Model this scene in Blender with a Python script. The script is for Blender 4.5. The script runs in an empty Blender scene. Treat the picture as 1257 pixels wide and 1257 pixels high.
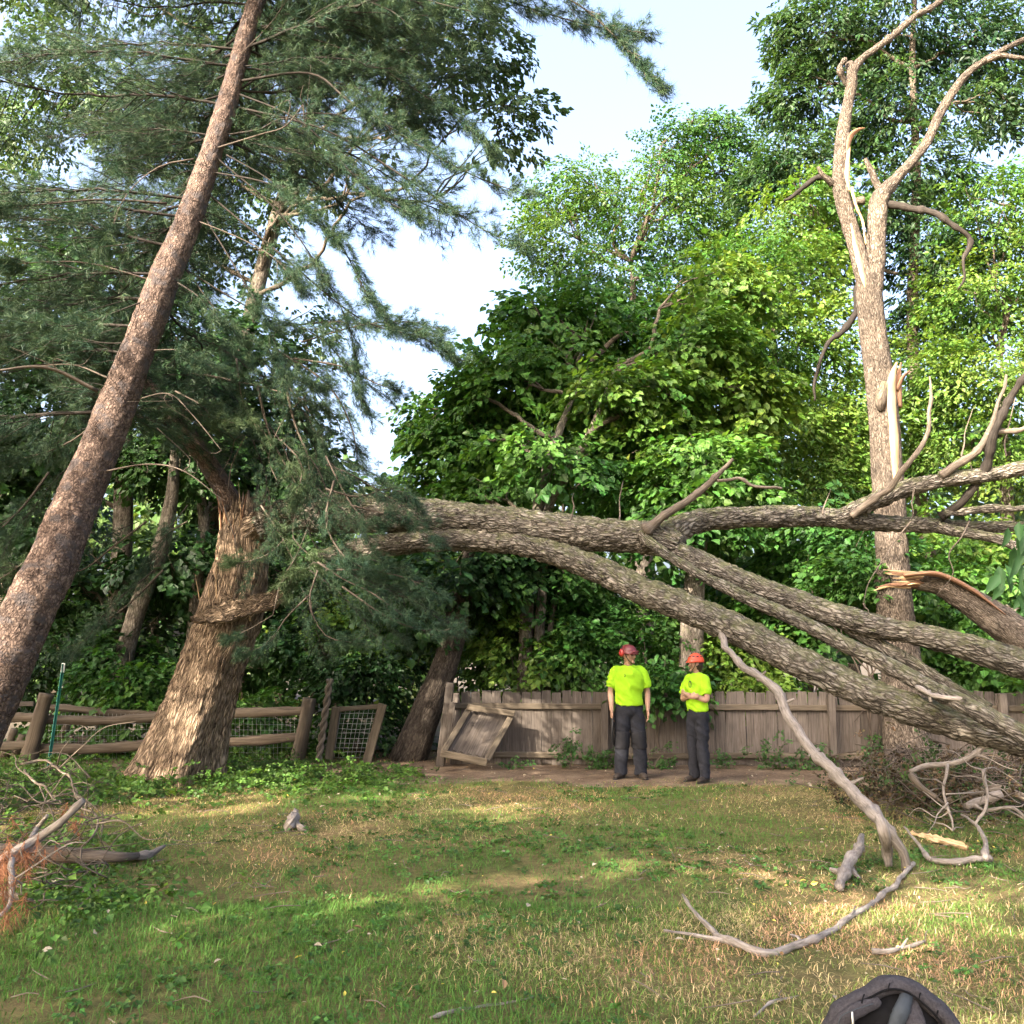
import bpy, math, random
import numpy as np
from mathutils import Vector, Matrix

# ------------------------------------------------------------------ camera, sky, sun, exposure
S = bpy.context.scene
COL = S.collection
R_ = math.radians
F, CXP, EYE = 1160.0, 628.5, 1.6           # focal length in photo pixels, centre, eye height
PITCH = math.atan(177.0 / F)               # horizon lies at row 805 of the photograph

cd = bpy.data.cameras.new('camera'); cam = bpy.data.objects.new('camera', cd); COL.objects.link(cam)
cam.location = (0, 0, EYE); cam.rotation_euler = (R_(90) + PITCH, 0, 0)
cd.sensor_width = 36; cd.lens = 36 * F / 1257; cd.clip_start = 0.05; cd.clip_end = 2000
S.camera = cam

SUN_EL, SUN_AZ = R_(31), R_(222)           # azimuth clockwise from +Y: behind the camera, to the left
sun_vec = np.array([math.sin(SUN_AZ) * math.cos(SUN_EL), math.cos(SUN_AZ) * math.cos(SUN_EL), math.sin(SUN_EL)])
W = bpy.data.worlds.new('World'); S.world = W; W.use_nodes = True
nt = W.node_tree; bg = nt.nodes['Background']
sky = nt.nodes.new('ShaderNodeTexSky'); sky.sky_type = 'NISHITA'; sky.sun_disc = False
sky.sun_elevation = SUN_EL; sky.sun_rotation = SUN_AZ
sky.air_density = 0.8; sky.dust_density = 10.0; sky.ozone_density = 1.0
nt.links.new(sky.outputs[0], bg.inputs[0]); bg.inputs[1].default_value = 0.15
sl = bpy.data.lights.new('sun', 'SUN'); sl.energy = 3.2; sl.angle = R_(0.5); sl.color = (1.0, 0.89, 0.74)
so = bpy.data.objects.new('sun', sl); COL.objects.link(so)
so.rotation_euler = Vector(-sun_vec).to_track_quat('-Z', 'Y').to_euler(); so.location = (-20, -20, 25)
vs = S.view_settings; vs.view_transform = 'Standard'; vs.look = 'None'; vs.gamma = 1.0
vs.exposure = 2.9; vs.use_curve_mapping = False
S.cycles.max_bounces = 8; S.cycles.transmission_bounces = 5; S.cycles.diffuse_bounces = 4
S.cycles.glossy_bounces = 2; S.cycles.sample_clamp_indirect = 6.0; S.cycles.use_denoising = True

# ------------------------------------------------------------------ helpers
rng = np.random.default_rng(11); random.seed(5)
cp, sp_ = math.cos(PITCH), math.sin(PITCH)
A3 = np.array

def P(px, py, Y):
    """point seen at photo pixel (px, py) at horizontal distance Y from the camera"""
    u, v = (px - CXP) / F, (CXP - py) / F
    d = A3([u, cp - sp_ * v, sp_ + cp * v])
    return A3([0, 0, EYE]) + d * (Y / d[1])

def G(px, py, z=0.0):
    """point on the ground seen at photo pixel (px, py)"""
    u, v = (px - CXP) / F, (CXP - py) / F
    d = A3([u, cp - sp_ * v, sp_ + cp * v])
    return A3([0, 0, EYE]) + d * ((z - EYE) / d[2])

def pm(px, Y):                      # pixels -> metres at distance Y
    return px * Y / F

ORG = {}
def tag(o, label=None, cat=None, group=None, kind=None):
    if label: o['label'] = label
    if cat: o['category'] = cat
    if group: o['group'] = group
    if kind: o['kind'] = kind
    return o

def thing(name, label, cat, loc=(0, 0, 0), group=None):
    o = bpy.data.objects.new(name, None); o.empty_display_size = .2; COL.objects.link(o)
    o.location = loc; ORG[o.name] = A3(loc, float)
    return tag(o, label, cat, group)

def link(name, me, parent=None, loc=None):
    o = bpy.data.objects.new(name, me); COL.objects.link(o)
    if parent is not None:
        o.parent = parent; ORG[o.name] = ORG[parent.name]
    else:
        ORG[o.name] = np.zeros(3)
    if loc is not None: o.location = loc
    return o

def mkmesh(name, V, Fs, mat, attrs=None, smooth=True):
    V = np.ascontiguousarray(V, np.float32)
    if not isinstance(Fs, (list, tuple)): Fs = [Fs]
    Fs = [np.asarray(f, np.int32) for f in Fs if len(f)]
    me = bpy.data.meshes.new(name)
    me.vertices.add(len(V)); me.vertices.foreach_set('co', V.ravel())
    idx = np.concatenate([f.ravel() for f in Fs]).astype(np.int32)
    tot = np.concatenate([np.full(len(f), f.shape[1], np.int32) for f in Fs])
    st = np.zeros(len(tot), np.int32); st[1:] = np.cumsum(tot)[:-1]
    me.loops.add(len(idx)); me.polygons.add(len(tot))
    me.polygons.foreach_set('loop_start', st)
    me.loops.foreach_set('vertex_index', idx)
    me.polygons.foreach_set('use_smooth', np.full(len(tot), bool(smooth)))
    for k, a in (attrs or {}).items():
        a = np.asarray(a, np.float32)
        if a.shape[1] == 4:
            at = me.attributes.new(k, 'FLOAT_COLOR', 'POINT'); at.data.foreach_set('color', a.ravel())
        else:
            at = me.attributes.new(k, 'FLOAT_VECTOR', 'POINT'); at.data.foreach_set('vector', a.ravel())
    me.update(calc_edges=True); me.validate()
    if mat is not None: me.materials.append(mat)
    return me

class Bag:
    """collects geometry (world coordinates) for ONE mesh object"""
    def __init__(s): s.V = []; s.F = {}; s.n = 0; s.A = {}
    def add(s, V, Fs, attrs=None):
        V = np.asarray(V, float)
        if not isinstance(Fs, (list, tuple)): Fs = [Fs]
        for f in Fs:
            f = np.asarray(f)
            if len(f): s.F.setdefault(f.shape[1], []).append(f + s.n)
        for k, a in (attrs or {}).items(): s.A.setdefault(k, []).append(np.asarray(a, float))
        s.V.append(V); s.n += len(V)
        return s
    def build(s, name, mat, parent=None, smooth=True, kind=None, label=None):
        V = np.concatenate(s.V)
        if parent is not None: V = V - ORG[parent.name]
        base = None
        if parent is None:
            lo, hi = V.min(0), V.max(0); base = A3([(lo[0] + hi[0]) / 2, (lo[1] + hi[1]) / 2, lo[2]]); V = V - base
        me = mkmesh(name, V, [np.concatenate(f) for f in s.F.values()], mat,
                    {k: np.concatenate(a) for k, a in s.A.items()}, smooth)
        o = link(name, me, parent, base)
        if base is not None: ORG[o.name] = base
        return tag(o, label=label, kind=kind)

# --- noise
def _h(ix, iy, iz, seed):
    h = (ix.astype(np.int64) * 374761393 + iy.astype(np.int64) * 668265263 + iz.astype(np.int64) * 2147483647 + seed * 974711) & 0xffffffff
    h = ((h ^ (h >> 13)) * 1274126177) & 0xffffffff
    h = (h ^ (h >> 16)) & 0xffffff
    return h / float(0xffffff)
def vn(p, seed=0):
    p = np.asarray(p, float); i = np.floor(p); f = p - i; i = i.astype(np.int64)
    f = f * f * (3 - 2 * f)
    x, y, z = i[:, 0], i[:, 1], i[:, 2]; r = 0
    for dx in (0, 1):
        for dy in (0, 1):
            for dz in (0, 1):
                w = (f[:, 0] if dx else 1 - f[:, 0]) * (f[:, 1] if dy else 1 - f[:, 1]) * (f[:, 2] if dz else 1 - f[:, 2])
                r = r + w * _h(x + dx, y + dy, z + dz, seed)
    return r
def fbm(p, octs=3, seed=0):
    p = np.asarray(p, float); a, s, r = .5, 0, 0
    for o in range(octs):
        r = r + a * vn(p * 2 ** o + 17.3 * o, seed + o); s += a; a *= .5
    return r / s

# --- tubes
def catmull(Q, step):
    Q = np.asarray(Q, float)
    if len(Q) == 2: Q = np.vstack([Q[0], Q.mean(0), Q[1]])
    E = np.vstack([2 * Q[0] - Q[1], Q, 2 * Q[-1] - Q[-2]])
    out = []
    for i in range(1, len(E) - 2):
        p0, p1, p2, p3 = E[i - 1:i + 3]
        n = max(2, int(math.ceil(np.linalg.norm((p2 - p1)[:3]) / step)))
        t = (np.arange(n) / n)[:, None]
        out.append(.5 * (2 * p1 + (p2 - p0) * t + (2 * p0 - 5 * p1 + 4 * p2 - p3) * t ** 2 + (3 * p1 - p0 - 3 * p2 + p3) * t ** 3))
    out.append(E[-2][None]); return np.concatenate(out)

def norm(v): return v / (np.linalg.norm(v, axis=-1, keepdims=True) + 1e-12)

def tube(pts, rad, seg=12, step=.06, amp=0.0, cell=(.035, .16), seed=0, rn=.06, rfn=None, sq=None, up=None, endjag=0.0, cap=True, kink=0.0):
    """bark-covered tube along pts; rad = radii; amp = depth of the furrows; rfn(theta, s, z) = extra radius factor"""
    Q = np.hstack([np.asarray(pts, float), np.asarray(rad, float)[:, None]])
    C = catmull(Q, step); r = np.maximum(C[:, 3], .0008); C = C[:, :3]; n = len(C)
    if kink > 0:
        r_m = float(np.mean(r)); l1, l2 = max(.25, 9 * r_m), max(.09, 3.5 * r_m)
        a_ = np.arange(n)[:, None] * step; ph = A3([[1.3, 5.7, 9.1]]) + seed * 7.1
        for q_ in range(3):
            w1 = vn(np.stack([a_[:, 0] / l1 + ph[0, q_], 0 * a_[:, 0], 0 * a_[:, 0]], 1), seed + q_) - .5; w2 = vn(np.stack([a_[:, 0] / l2 + ph[0, q_], 0 * a_[:, 0], 0 * a_[:, 0]], 1), seed + 5 + q_) - .5
            C[:, q_] += kink * (w1 * 2 + w2 * .35) * np.minimum(1, np.minimum(np.arange(n), np.arange(n)[::-1]) * step / .15)
        kn = np.clip(vn(np.stack([a_[:, 0] / .09 + 3.3, 0 * a_[:, 0], 0 * a_[:, 0]], 1), seed + 77) - .66, 0, 1) * 1.3
        if r_m < .045: r = r * (1 + kn)
    T = norm(np.gradient(C, axis=0))
    a = A3([0, 0, 1.]) if up is None else A3(up, float)
    if up is None and abs(T[0] @ a) > .9: a = A3([0, 1., 0])
    N = np.zeros_like(C); nn = norm(a - (a @ T[0]) * T[0]); N[0] = nn
    for i in range(1, n):
        nn = nn - (nn @ T[i]) * T[i]; nn = nn / (np.linalg.norm(nn) + 1e-12); N[i] = nn
    B = np.cross(T, N)
    s = np.concatenate([[0], np.cumsum(np.linalg.norm(np.diff(C, axis=0), axis=1))])
    th = np.arange(seg) * 2 * math.pi / seg
    c, sn = np.cos(th), np.sin(th)
    rm = max(r.mean(), .01)
    bk = np.stack([np.broadcast_to(rm * c, (n, seg)), np.broadcast_to(rm * sn, (n, seg)), np.broadcast_to(s[:, None], (n, seg))], -1).reshape(-1, 3) + seed * 3.7
    rr = np.repeat(r, seg)
    f = 1 + rn * 2 * (fbm(bk / A3([rm * 1.6, rm * 1.6, rm * 4]), 2, seed) - .5)
    if rfn is not None:
        f = f * rfn(np.tile(th, n), np.repeat(s, seg), np.repeat(C[:, 2], seg))
    d = 0
    if amp > 0:
        q = bk / A3([cell[0], cell[0], cell[1]])
        w = fbm(bk / (cell[1] * .6), 2, seed + 5)[:, None] - .5
        q = q + w * 1.6
        rg = 1 - np.abs(2 * vn(q, seed + 9) - 1)
        rg2 = 1 - np.abs(2 * vn(q * 2.1 + 4, seed + 13) - 1)
        d = amp * (.5 - .7 * rg ** 2 - .3 * rg2 ** 2) * np.minimum(1, rr / (rm * .6))
    rr = rr * f + d
    s1, s2 = (1, 1) if sq is None else sq
    V = np.repeat(C, seg, 0) + rr[:, None] * (np.tile(c, n)[:, None] * np.repeat(N, seg, 0) * s1 + np.tile(sn, n)[:, None] * np.repeat(B, seg, 0) * s2)
    if endjag > 0:
        j = (vn(np.stack([np.cos(th) * 4, np.sin(th) * 4, 0 * th], 1), seed + 31) - .3) * endjag + rng.random(seg) * endjag * .5
        V[-seg:] += T[-1] * j[:, None]
    i = np.arange(n - 1)[:, None] * seg; k = np.arange(seg)[None]; k2 = (k + 1) % seg
    quads = np.stack([i + k, i + k2, i + seg + k2, i + seg + k], -1).reshape(-1, 4)
    Fs = [quads]
    if cap:
        V = np.vstack([V, C[0], C[-1]]); bk = np.vstack([bk, bk[0], bk[-1]])
        k = np.arange(seg); k2 = (k + 1) % seg
        Fs.append(np.stack([np.full(seg, n * seg), k2, k], 1))
        Fs.append(np.stack([np.full(seg, n * seg + 1), (n - 1) * seg + k, (n - 1) * seg + k2], 1))
    return V, Fs, {'bk': bk}

def ptube(spec, dias_px=True, **kw):
    """spec rows: (px, py, Y, diameter_px)"""
    pts = [P(a, b, y) for a, b, y, d in spec]; rad = [pm(d, y) / 2 for a, b, y, d in spec]
    return tube(pts, rad, **kw)

def box(c, size, rot=None, bev=.006):
    """box with chamfered long edges; c = centre, size = full extents"""
    sx, sy, sz = [v / 2 for v in size]; b = min(bev, sx * .4, sy * .4, sz * .4)
    V = []
    for z, k in ((-sz, 1), (-sz + b, 0), (sz - b, 0), (sz, 1)):
        kk = b * k
        for x, y in ((-sx + b + kk * .0, -sy + kk), (sx - b, -sy + kk), (sx - kk, -sy + b), (sx - kk, sy - b), (sx - b, sy - kk), (-sx + b, sy - kk), (-sx + kk, sy - b), (-sx + kk, -sy + b)):
            V.append((x, y, z))
    V = A3(V); Fq = []
    for l in range(3):
        for k in range(8): Fq.append((l * 8 + k, l * 8 + (k + 1) % 8, l * 8 + 8 + (k + 1) % 8, l * 8 + 8 + k))
    caps = [list(range(7, -1, -1)), list(range(24, 32))]
    if rot is not None: V = V @ np.asarray(rot).T
    return V + A3(c), [A3(Fq), A3(caps)]

def rotz(a): return A3([[math.cos(a), -math.sin(a), 0], [math.sin(a), math.cos(a), 0], [0, 0, 1]])
def roty(a): return A3([[math.cos(a), 0, math.sin(a)], [0, 1, 0], [-math.sin(a), 0, math.cos(a)]])
def rotx(a): return A3([[1, 0, 0], [0, math.cos(a), -math.sin(a)], [0, math.sin(a), math.cos(a)]])

def beam(p, q, w, t, bev=.008, face=(0, -1, 0)):
    """plank from p to q, w across, t thick towards `face`"""
    p, q = A3(p, float), A3(q, float); L = np.linalg.norm(q - p); z = (q - p) / L
    y = A3(face, float); y = norm(y - (y @ z) * z); x = np.cross(y, z)
    Vl, Fs = box((0, 0, 0), (w, t, L), None, bev)
    return Vl @ np.stack([x, y, z], 1).T + (p + q) / 2, Fs, {'bk': Vl}

# ------------------------------------------------------------------ materials
def newmat(name):
    m = bpy.data.materials.new(name); m.use_nodes = True; t = m.node_tree
    return m, t, t.nodes['Principled BSDF']
def nd(t, k, **kw):
    n = t.nodes.new(k)
    for a, v in kw.items(): setattr(n, a, v)
    return n
def ramp(t, src, stops):
    r = nd(t, 'ShaderNodeValToRGB'); e = r.color_ramp.elements
    while len(e) < len(stops): e.new(.5)
    for el, (p, c) in zip(e, stops): el.position = p; el.color = (*c, 1)
    t.links.new(src, r.inputs[0]); return r.outputs[0]
def mix(t, a, b, f, mode='MIX'):
    m = nd(t, 'ShaderNodeMix', data_type='RGBA', blend_type=mode)
    for v, i in ((f, 0), (a, 6), (b, 7)):
        if hasattr(v, 'links'): t.links.new(v, m.inputs[i])
        else: m.inputs[i].default_value = v if i == 0 else (*v, 1)
    return m.outputs[2]
def noise(t, vec, scale, detail=4, rough=.6, dist=0.0):
    n = nd(t, 'ShaderNodeTexNoise'); n.inputs['Scale'].default_value = scale; n.inputs['Detail'].default_value = detail
    n.inputs['Roughness'].default_value = rough; n.inputs['Distortion'].default_value = dist
    if vec is not None: t.links.new(vec, n.inputs['Vector'])
    return n.outputs['Fac']
def mapping(t, vec, sc):
    m = nd(t, 'ShaderNodeMapping'); m.inputs['Scale'].default_value = sc; t.links.new(vec, m.inputs['Vector']); return m.outputs[0]
def bump(t, b, h, strength=.5, dist=.02):
    n = nd(t, 'ShaderNodeBump'); n.inputs['Strength'].default_value = strength; n.inputs['Distance'].default_value = dist
    t.links.new(h, n.inputs['Height']); t.links.new(n.outputs[0], b.inputs['Normal'])

def bark(name, lo, mid, hi, cell=(.03, .15), moss=None, mossamt=.5, depth=.02, strength=.9, grain=60, patch=None, plates=.45):
    m, t, b = newmat(name)
    at = nd(t, 'ShaderNodeAttribute', attribute_name='bk').outputs['Vector']
    mp = mapping(t, at, (1 / cell[0], 1 / cell[0], 1 / cell[1]))
    wn = nd(t, 'ShaderNodeTexNoise'); wn.inputs['Scale'].default_value = .55; wn.inputs['Detail'].default_value = 6; t.links.new(mp, wn.inputs['Vector'])
    wv = nd(t, 'ShaderNodeVectorMath', operation='MULTIPLY_ADD'); t.links.new(wn.outputs['Color'], wv.inputs[0]); wv.inputs[1].default_value = (2.4,) * 3; t.links.new(mp, wv.inputs[2])
    vo = nd(t, 'ShaderNodeTexVoronoi', feature='DISTANCE_TO_EDGE'); vo.inputs['Scale'].default_value = 1.0; t.links.new(wv.outputs[0], vo.inputs['Vector'])
    fine = noise(t, mapping(t, at, (grain, grain, grain * .35)), 1.0, 5, .65)
    big = noise(t, at, 3.0, 4, .6)
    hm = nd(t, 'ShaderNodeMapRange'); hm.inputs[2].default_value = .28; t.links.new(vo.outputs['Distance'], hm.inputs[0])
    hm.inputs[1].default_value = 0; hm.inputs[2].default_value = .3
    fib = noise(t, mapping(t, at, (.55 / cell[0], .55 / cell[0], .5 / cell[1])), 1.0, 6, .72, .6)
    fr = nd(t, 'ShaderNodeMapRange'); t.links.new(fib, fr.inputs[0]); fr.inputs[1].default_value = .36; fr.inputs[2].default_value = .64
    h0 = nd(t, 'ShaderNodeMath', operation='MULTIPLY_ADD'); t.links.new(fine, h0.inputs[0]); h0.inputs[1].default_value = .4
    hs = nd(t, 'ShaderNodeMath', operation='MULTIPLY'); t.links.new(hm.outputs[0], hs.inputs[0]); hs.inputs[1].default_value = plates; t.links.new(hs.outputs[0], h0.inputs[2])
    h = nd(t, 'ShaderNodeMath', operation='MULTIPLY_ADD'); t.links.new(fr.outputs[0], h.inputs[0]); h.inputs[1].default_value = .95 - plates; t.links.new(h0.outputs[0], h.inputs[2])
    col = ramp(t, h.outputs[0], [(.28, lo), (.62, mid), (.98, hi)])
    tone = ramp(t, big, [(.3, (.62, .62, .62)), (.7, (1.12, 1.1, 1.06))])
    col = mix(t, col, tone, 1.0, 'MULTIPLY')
    if patch:
        pf = ramp(t, noise(t, at, 7.0, 3, .6), [(.52, (0, 0, 0)), (.62, (1, 1, 1))])
        col = mix(t, col, patch, pf)
    if moss:
        g = nd(t, 'ShaderNodeNewGeometry'); sx = nd(t, 'ShaderNodeSeparateXYZ'); t.links.new(g.outputs['Normal'], sx.inputs[0])
        mn = noise(t, at, 9.0, 5, .7)
        ad = nd(t, 'ShaderNodeMath', operation='MULTIPLY_ADD'); t.links.new(sx.outputs[2], ad.inputs[0]); ad.inputs[1].default_value = .22; t.links.new(mn, ad.inputs[2])
        mf = ramp(t, ad.outputs[0], [(.52, (0, 0, 0)), (.78, (mossamt,) * 3)])
        col = mix(t, col, moss, mf)
    t.links.new(col, b.inputs['Base Color']); b.inputs['Roughness'].default_value = .92
    b.inputs['Specular IOR Level'].default_value = .15
    bump(t, b, h.outputs[0], strength, depth); return m

def wood(name, c1, c2, c3=None, scale=(60, 60, 3), rough=.85, coord='bk', stain=None, strength=.4):
    """grain along the third axis"""
    m, t, b = newmat(name)
    if coord == 'bk': v = nd(t, 'ShaderNodeAttribute', attribute_name='bk').outputs['Vector']
    else: v = nd(t, 'ShaderNodeTexCoord').outputs['Object']
    oi = nd(t, 'ShaderNodeObjectInfo')
    ad = nd(t, 'ShaderNodeVectorMath', operation='ADD'); t.links.new(v, ad.inputs[0]); t.links.new(oi.outputs['Random'], ad.inputs[1])
    sc = nd(t, 'ShaderNodeVectorMath', operation='MULTIPLY_ADD'); t.links.new(oi.outputs['Random'], sc.inputs[0]); sc.inputs[1].default_value = (9, 5, 7); t.links.new(v, sc.inputs[2])
    v = sc.outputs[0]
    g = noise(t, mapping(t, v, scale), 1.0, 5, .65, .3)
    col = ramp(t, g, [(.25, c1), (.5, c2), (.78, c3 or c2)])
    big = noise(t, mapping(t, v, (3, 3, 1.2)), 1.0, 4, .6)
    col = mix(t, col, ramp(t, big, [(.3, (.68, .66, .64)), (.72, (1.1, 1.08, 1.05))]), 1.0, 'MULTIPLY')
    tn = nd(t, 'ShaderNodeMapRange'); t.links.new(oi.outputs['Random'], tn.inputs[0]); tn.inputs[3].default_value = .78; tn.inputs[4].default_value = 1.15
    tv = nd(t, 'ShaderNodeCombineColor')
    for k in range(3): t.links.new(tn.outputs[0], tv.inputs[k])
    col = mix(t, col, tv.outputs[0], 1.0, 'MULTIPLY')
    if stain:
        col = mix(t, col, stain, ramp(t, noise(t, mapping(t, v, (4, 4, 2.2)), 1.0, 5, .7), [(.55, (0, 0, 0)), (.75, (.7, .7, .7))]))
    t.links.new(col, b.inputs['Base Color']); b.inputs['Roughness'].default_value = rough; b.inputs['Specular IOR Level'].default_value = .2
    bump(t, b, g, strength, .006); return m

def leafmat(name, trans=.38, rough=.5, tint=(1.25, 1.15, .55), spec=.3):
    m, t, b = newmat(name)
    c = nd(t, 'ShaderNodeAttribute', attribute_name='col').outputs['Color']
    t.links.new(c, b.inputs['Base Color']); b.inputs['Roughness'].default_value = rough; b.inputs['Specular IOR Level'].default_value = spec
    tr = nd(t, 'ShaderNodeBsdfTranslucent'); t.links.new(mix(t, c, tint, 1.0, 'MULTIPLY'), tr.inputs[0])
    mx = nd(t, 'ShaderNodeMixShader'); mx.inputs[0].default_value = trans
    t.links.new(b.outputs[0], mx.inputs[1]); t.links.new(tr.outputs[0], mx.inputs[2])
    t.links.new(mx.outputs[0], t.nodes['Material Output'].inputs[0]); return m

def plain(name, c, rough=.7, var=.25, scale=30, spec=.3, metal=0.0, bmp=.0, weave=None):
    m, t, b = newmat(name); v = nd(t, 'ShaderNodeTexCoord').outputs['Object']
    n = noise(t, v, scale, 5, .65)
    col = mix(t, c, ramp(t, n, [(.25, (1 - var,) * 3), (.75, (1 + var,) * 3)]), 1.0, 'MULTIPLY')
    t.links.new(col, b.inputs['Base Color']); b.inputs['Roughness'].default_value = rough
    b.inputs['Specular IOR Level'].default_value = spec; b.inputs['Metallic'].default_value = metal
    if bmp: bump(t, b, n, bmp, .01)
    return m

M = {}
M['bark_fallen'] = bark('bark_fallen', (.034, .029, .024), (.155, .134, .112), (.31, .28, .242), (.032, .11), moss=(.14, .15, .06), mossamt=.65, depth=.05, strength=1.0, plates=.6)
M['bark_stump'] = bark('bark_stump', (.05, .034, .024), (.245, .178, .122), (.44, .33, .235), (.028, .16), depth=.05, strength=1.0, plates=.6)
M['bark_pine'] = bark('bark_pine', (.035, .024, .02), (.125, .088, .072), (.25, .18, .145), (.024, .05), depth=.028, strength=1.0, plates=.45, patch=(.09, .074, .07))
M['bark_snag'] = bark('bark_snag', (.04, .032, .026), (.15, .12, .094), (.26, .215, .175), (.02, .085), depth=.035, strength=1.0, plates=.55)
M['bark_dark'] = bark('bark_dark', (.045, .035, .028), (.12, .095, .075), (.2, .165, .13), (.03, .12), moss=(.10, .12, .05), mossamt=.4)
M['bark_grey'] = bark('bark_grey', (.045, .037, .03), (.14, .118, .096), (.24, .21, .18), (.03, .10), moss=(.16, .17, .09), mossamt=.5)
M['twig'] = wood('twig', (.055, .043, .034), (.13, .106, .084), (.24, .205, .168), (80, 80, 8), strength=.7)
M['shaded_twig'] = wood('shaded_twig', (.012, .010, .008), (.028, .023, .019), (.055, .046, .038), (80, 80, 8))  # darker copy of the twig wood; shadow and silhouette tone put into the colour
M['twig_dark'] = wood('twig_dark', (.04, .03, .025), (.085, .068, .055), (.15, .125, .10), (80, 80, 8))
M['deadwood'] = wood('deadwood', (.095, .08, .07), (.225, .197, .175), (.37, .335, .30), (70, 70, 12), stain=(.06, .046, .038), strength=1.0)
M['torn'] = wood('torn', (.30, .18, .085), (.54, .38, .215), (.74, .58, .38), (70, 70, 2.2))
M['torn_red'] = wood('torn_red', (.08, .04, .026), (.22, .12, .075), (.40, .25, .155), (60, 60, 2.5), strength=.9)
# ------------------------------------------------------------------ ground
def dirtness(x, y):
    """0 lawn .. 1 bare soil along the foot of the fences"""
    p = np.stack([x * .9, y * .9, 0 * x], 1)
    e = 11.75 + (fbm(p, 3, 77) - .5) * 1.5 + np.where(x < -1.2, (-1.2 - x) * .32, 0)
    return np.clip((y - e) / .9, 0, 1) * np.clip((14.6 - y) / .5, 0, 1)
def gz(x, y):
    p = np.stack([x * .35, y * .35, 0 * x], 1)
    return (fbm(p, 2, 3) - .5) * .07
def ground_mesh():
    n = 112
    a = np.linspace(-1, 1, n); ax = np.sign(a) * (np.abs(a) * 10 + np.abs(a) ** 6 * 290)
    X, Yy = np.meshgrid(ax, ax + 8.0); x, y = X.ravel(), Yy.ravel()
    V = np.stack([x, y, gz(x, y)], 1)
    i = np.arange(n - 1)[:, None] * n; k = np.arange(n - 1)[None]
    q = np.stack([i + k, i + k + 1, i + n + k + 1, i + n + k], -1).reshape(-1, 4)
    return V, q
m, t, b = newmat('soil_and_thatch')
v = nd(t, 'ShaderNodeTexCoord').outputs['Object']
n1, n2, n3 = noise(t, v, 1.1, 5, .65), noise(t, v, 14, 6, .7), noise(t, v, 90, 4, .7)
c = ramp(t, n1, [(.35, (.085, .10, .034)), (.52, (.15, .13, .06)), (.68, (.22, .16, .09))])
c = mix(t, c, ramp(t, n2, [(.3, (.55, .55, .5)), (.75, (1.35, 1.3, 1.2))]), 1.0, 'MULTIPLY')
c = mix(t, c, ramp(t, n3, [(.3, (.6, .6, .6)), (.75, (1.4, 1.35, 1.25))]), 1.0, 'MULTIPLY')
t.links.new(c, b.inputs['Base Color']); b.inputs['Roughness'].default_value = .95; b.inputs['Specular IOR Level'].default_value = .1
bump(t, b, n3, .8, .02); M['lawn'] = m
m, t, b = newmat('bare_soil')
v = nd(t, 'ShaderNodeTexCoord').outputs['Object']
n1, n2, n3 = noise(t, v, 2.2, 5, .65), noise(t, v, 25, 6, .7), noise(t, v, 130, 3, .7)
c = ramp(t, n1, [(.32, (.11, .078, .055)), (.55, (.19, .14, .105)), (.7, (.27, .21, .16))])
c = mix(t, c, ramp(t, n2, [(.3, (.6, .6, .58)), (.75, (1.3, 1.28, 1.22))]), 1.0, 'MULTIPLY')
c = mix(t, c, ramp(t, n3, [(.35, (.6, .58, .56)), (.75, (1.5, 1.45, 1.35))]), 1.0, 'MULTIPLY')
t.links.new(c, b.inputs['Base Color']); b.inputs['Roughness'].default_value = .95; b.inputs['Specular IOR Level'].default_value = .1
bump(t, b, n2, .9, .03); M['soil'] = m
V, q = ground_mesh()
o = link('ground', mkmesh('ground', V, q, M['lawn'])); tag(o, kind='structure')
# the bare strip of soil along the fence line, a sheet a few millimetres above the lawn
xs = np.linspace(-7, 12, 160); ys = np.linspace(0, 1, 14)
lo = 11.75 + (fbm(np.stack([xs * .9, 0 * xs + 10.8, 0 * xs], 1), 3, 77) - .5) * 1.6 + np.where(xs < -1.2, (-1.2 - xs) * .3, 0) + .25
lo = np.minimum(lo, 14.3); hi = np.full_like(xs, 16.5)
Yg = lo[None] + (hi - lo)[None] * ys[:, None]; Xg = np.broadcast_to(xs, Yg.shape)
x, y = Xg.ravel(), Yg.ravel()
Zg = gz(x, y) + .006
Zg[:160] -= .004 * 3
i = np.arange(13)[:, None] * 160; k = np.arange(159)[None]
q = np.stack([i + k, i + k + 1, i + 160 + k + 1, i + 160 + k], -1).reshape(-1, 4)
o = link('dirt_strip', mkmesh('dirt_strip', np.stack([x, y, Zg], 1), q, M['soil'])); tag(o, kind='structure')

# leaf-covered floor of the wood beyond the fences
m, t, b = newmat('leaf_mould')
v = nd(t, 'ShaderNodeTexCoord').outputs['Object']; n1, n2 = noise(t, v, 1.5, 5, .65), noise(t, v, 30, 5, .7)
c = mix(t, ramp(t, n1, [(.3, (.035, .026, .016)), (.55, (.06, .044, .026)), (.72, (.05, .06, .022))]), ramp(t, n2, [(.3, (.6, .6, .6)), (.75, (1.4, 1.35, 1.25))]), 1.0, 'MULTIPLY')
t.links.new(c, b.inputs['Base Color']); b.inputs['Roughness'].default_value = .95; bump(t, b, n2, .9, .04); M['mould'] = m
xs = np.linspace(-260, 260, 60); ys = 16.3 + np.linspace(0, 1, 40) ** 2 * 270; Xg, Yg = np.meshgrid(xs, ys); x, y = Xg.ravel(), Yg.ravel()
i = np.arange(39)[:, None] * 60; k = np.arange(59)[None]
q = np.stack([i + k, i + k + 1, i + 60 + k + 1, i + 60 + k], -1).reshape(-1, 4)
o = link('forest_floor', mkmesh('forest_floor', np.stack([x, y, gz(x, y) * .3 + .05], 1), q, M['mould'])); tag(o, kind='structure')

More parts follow.
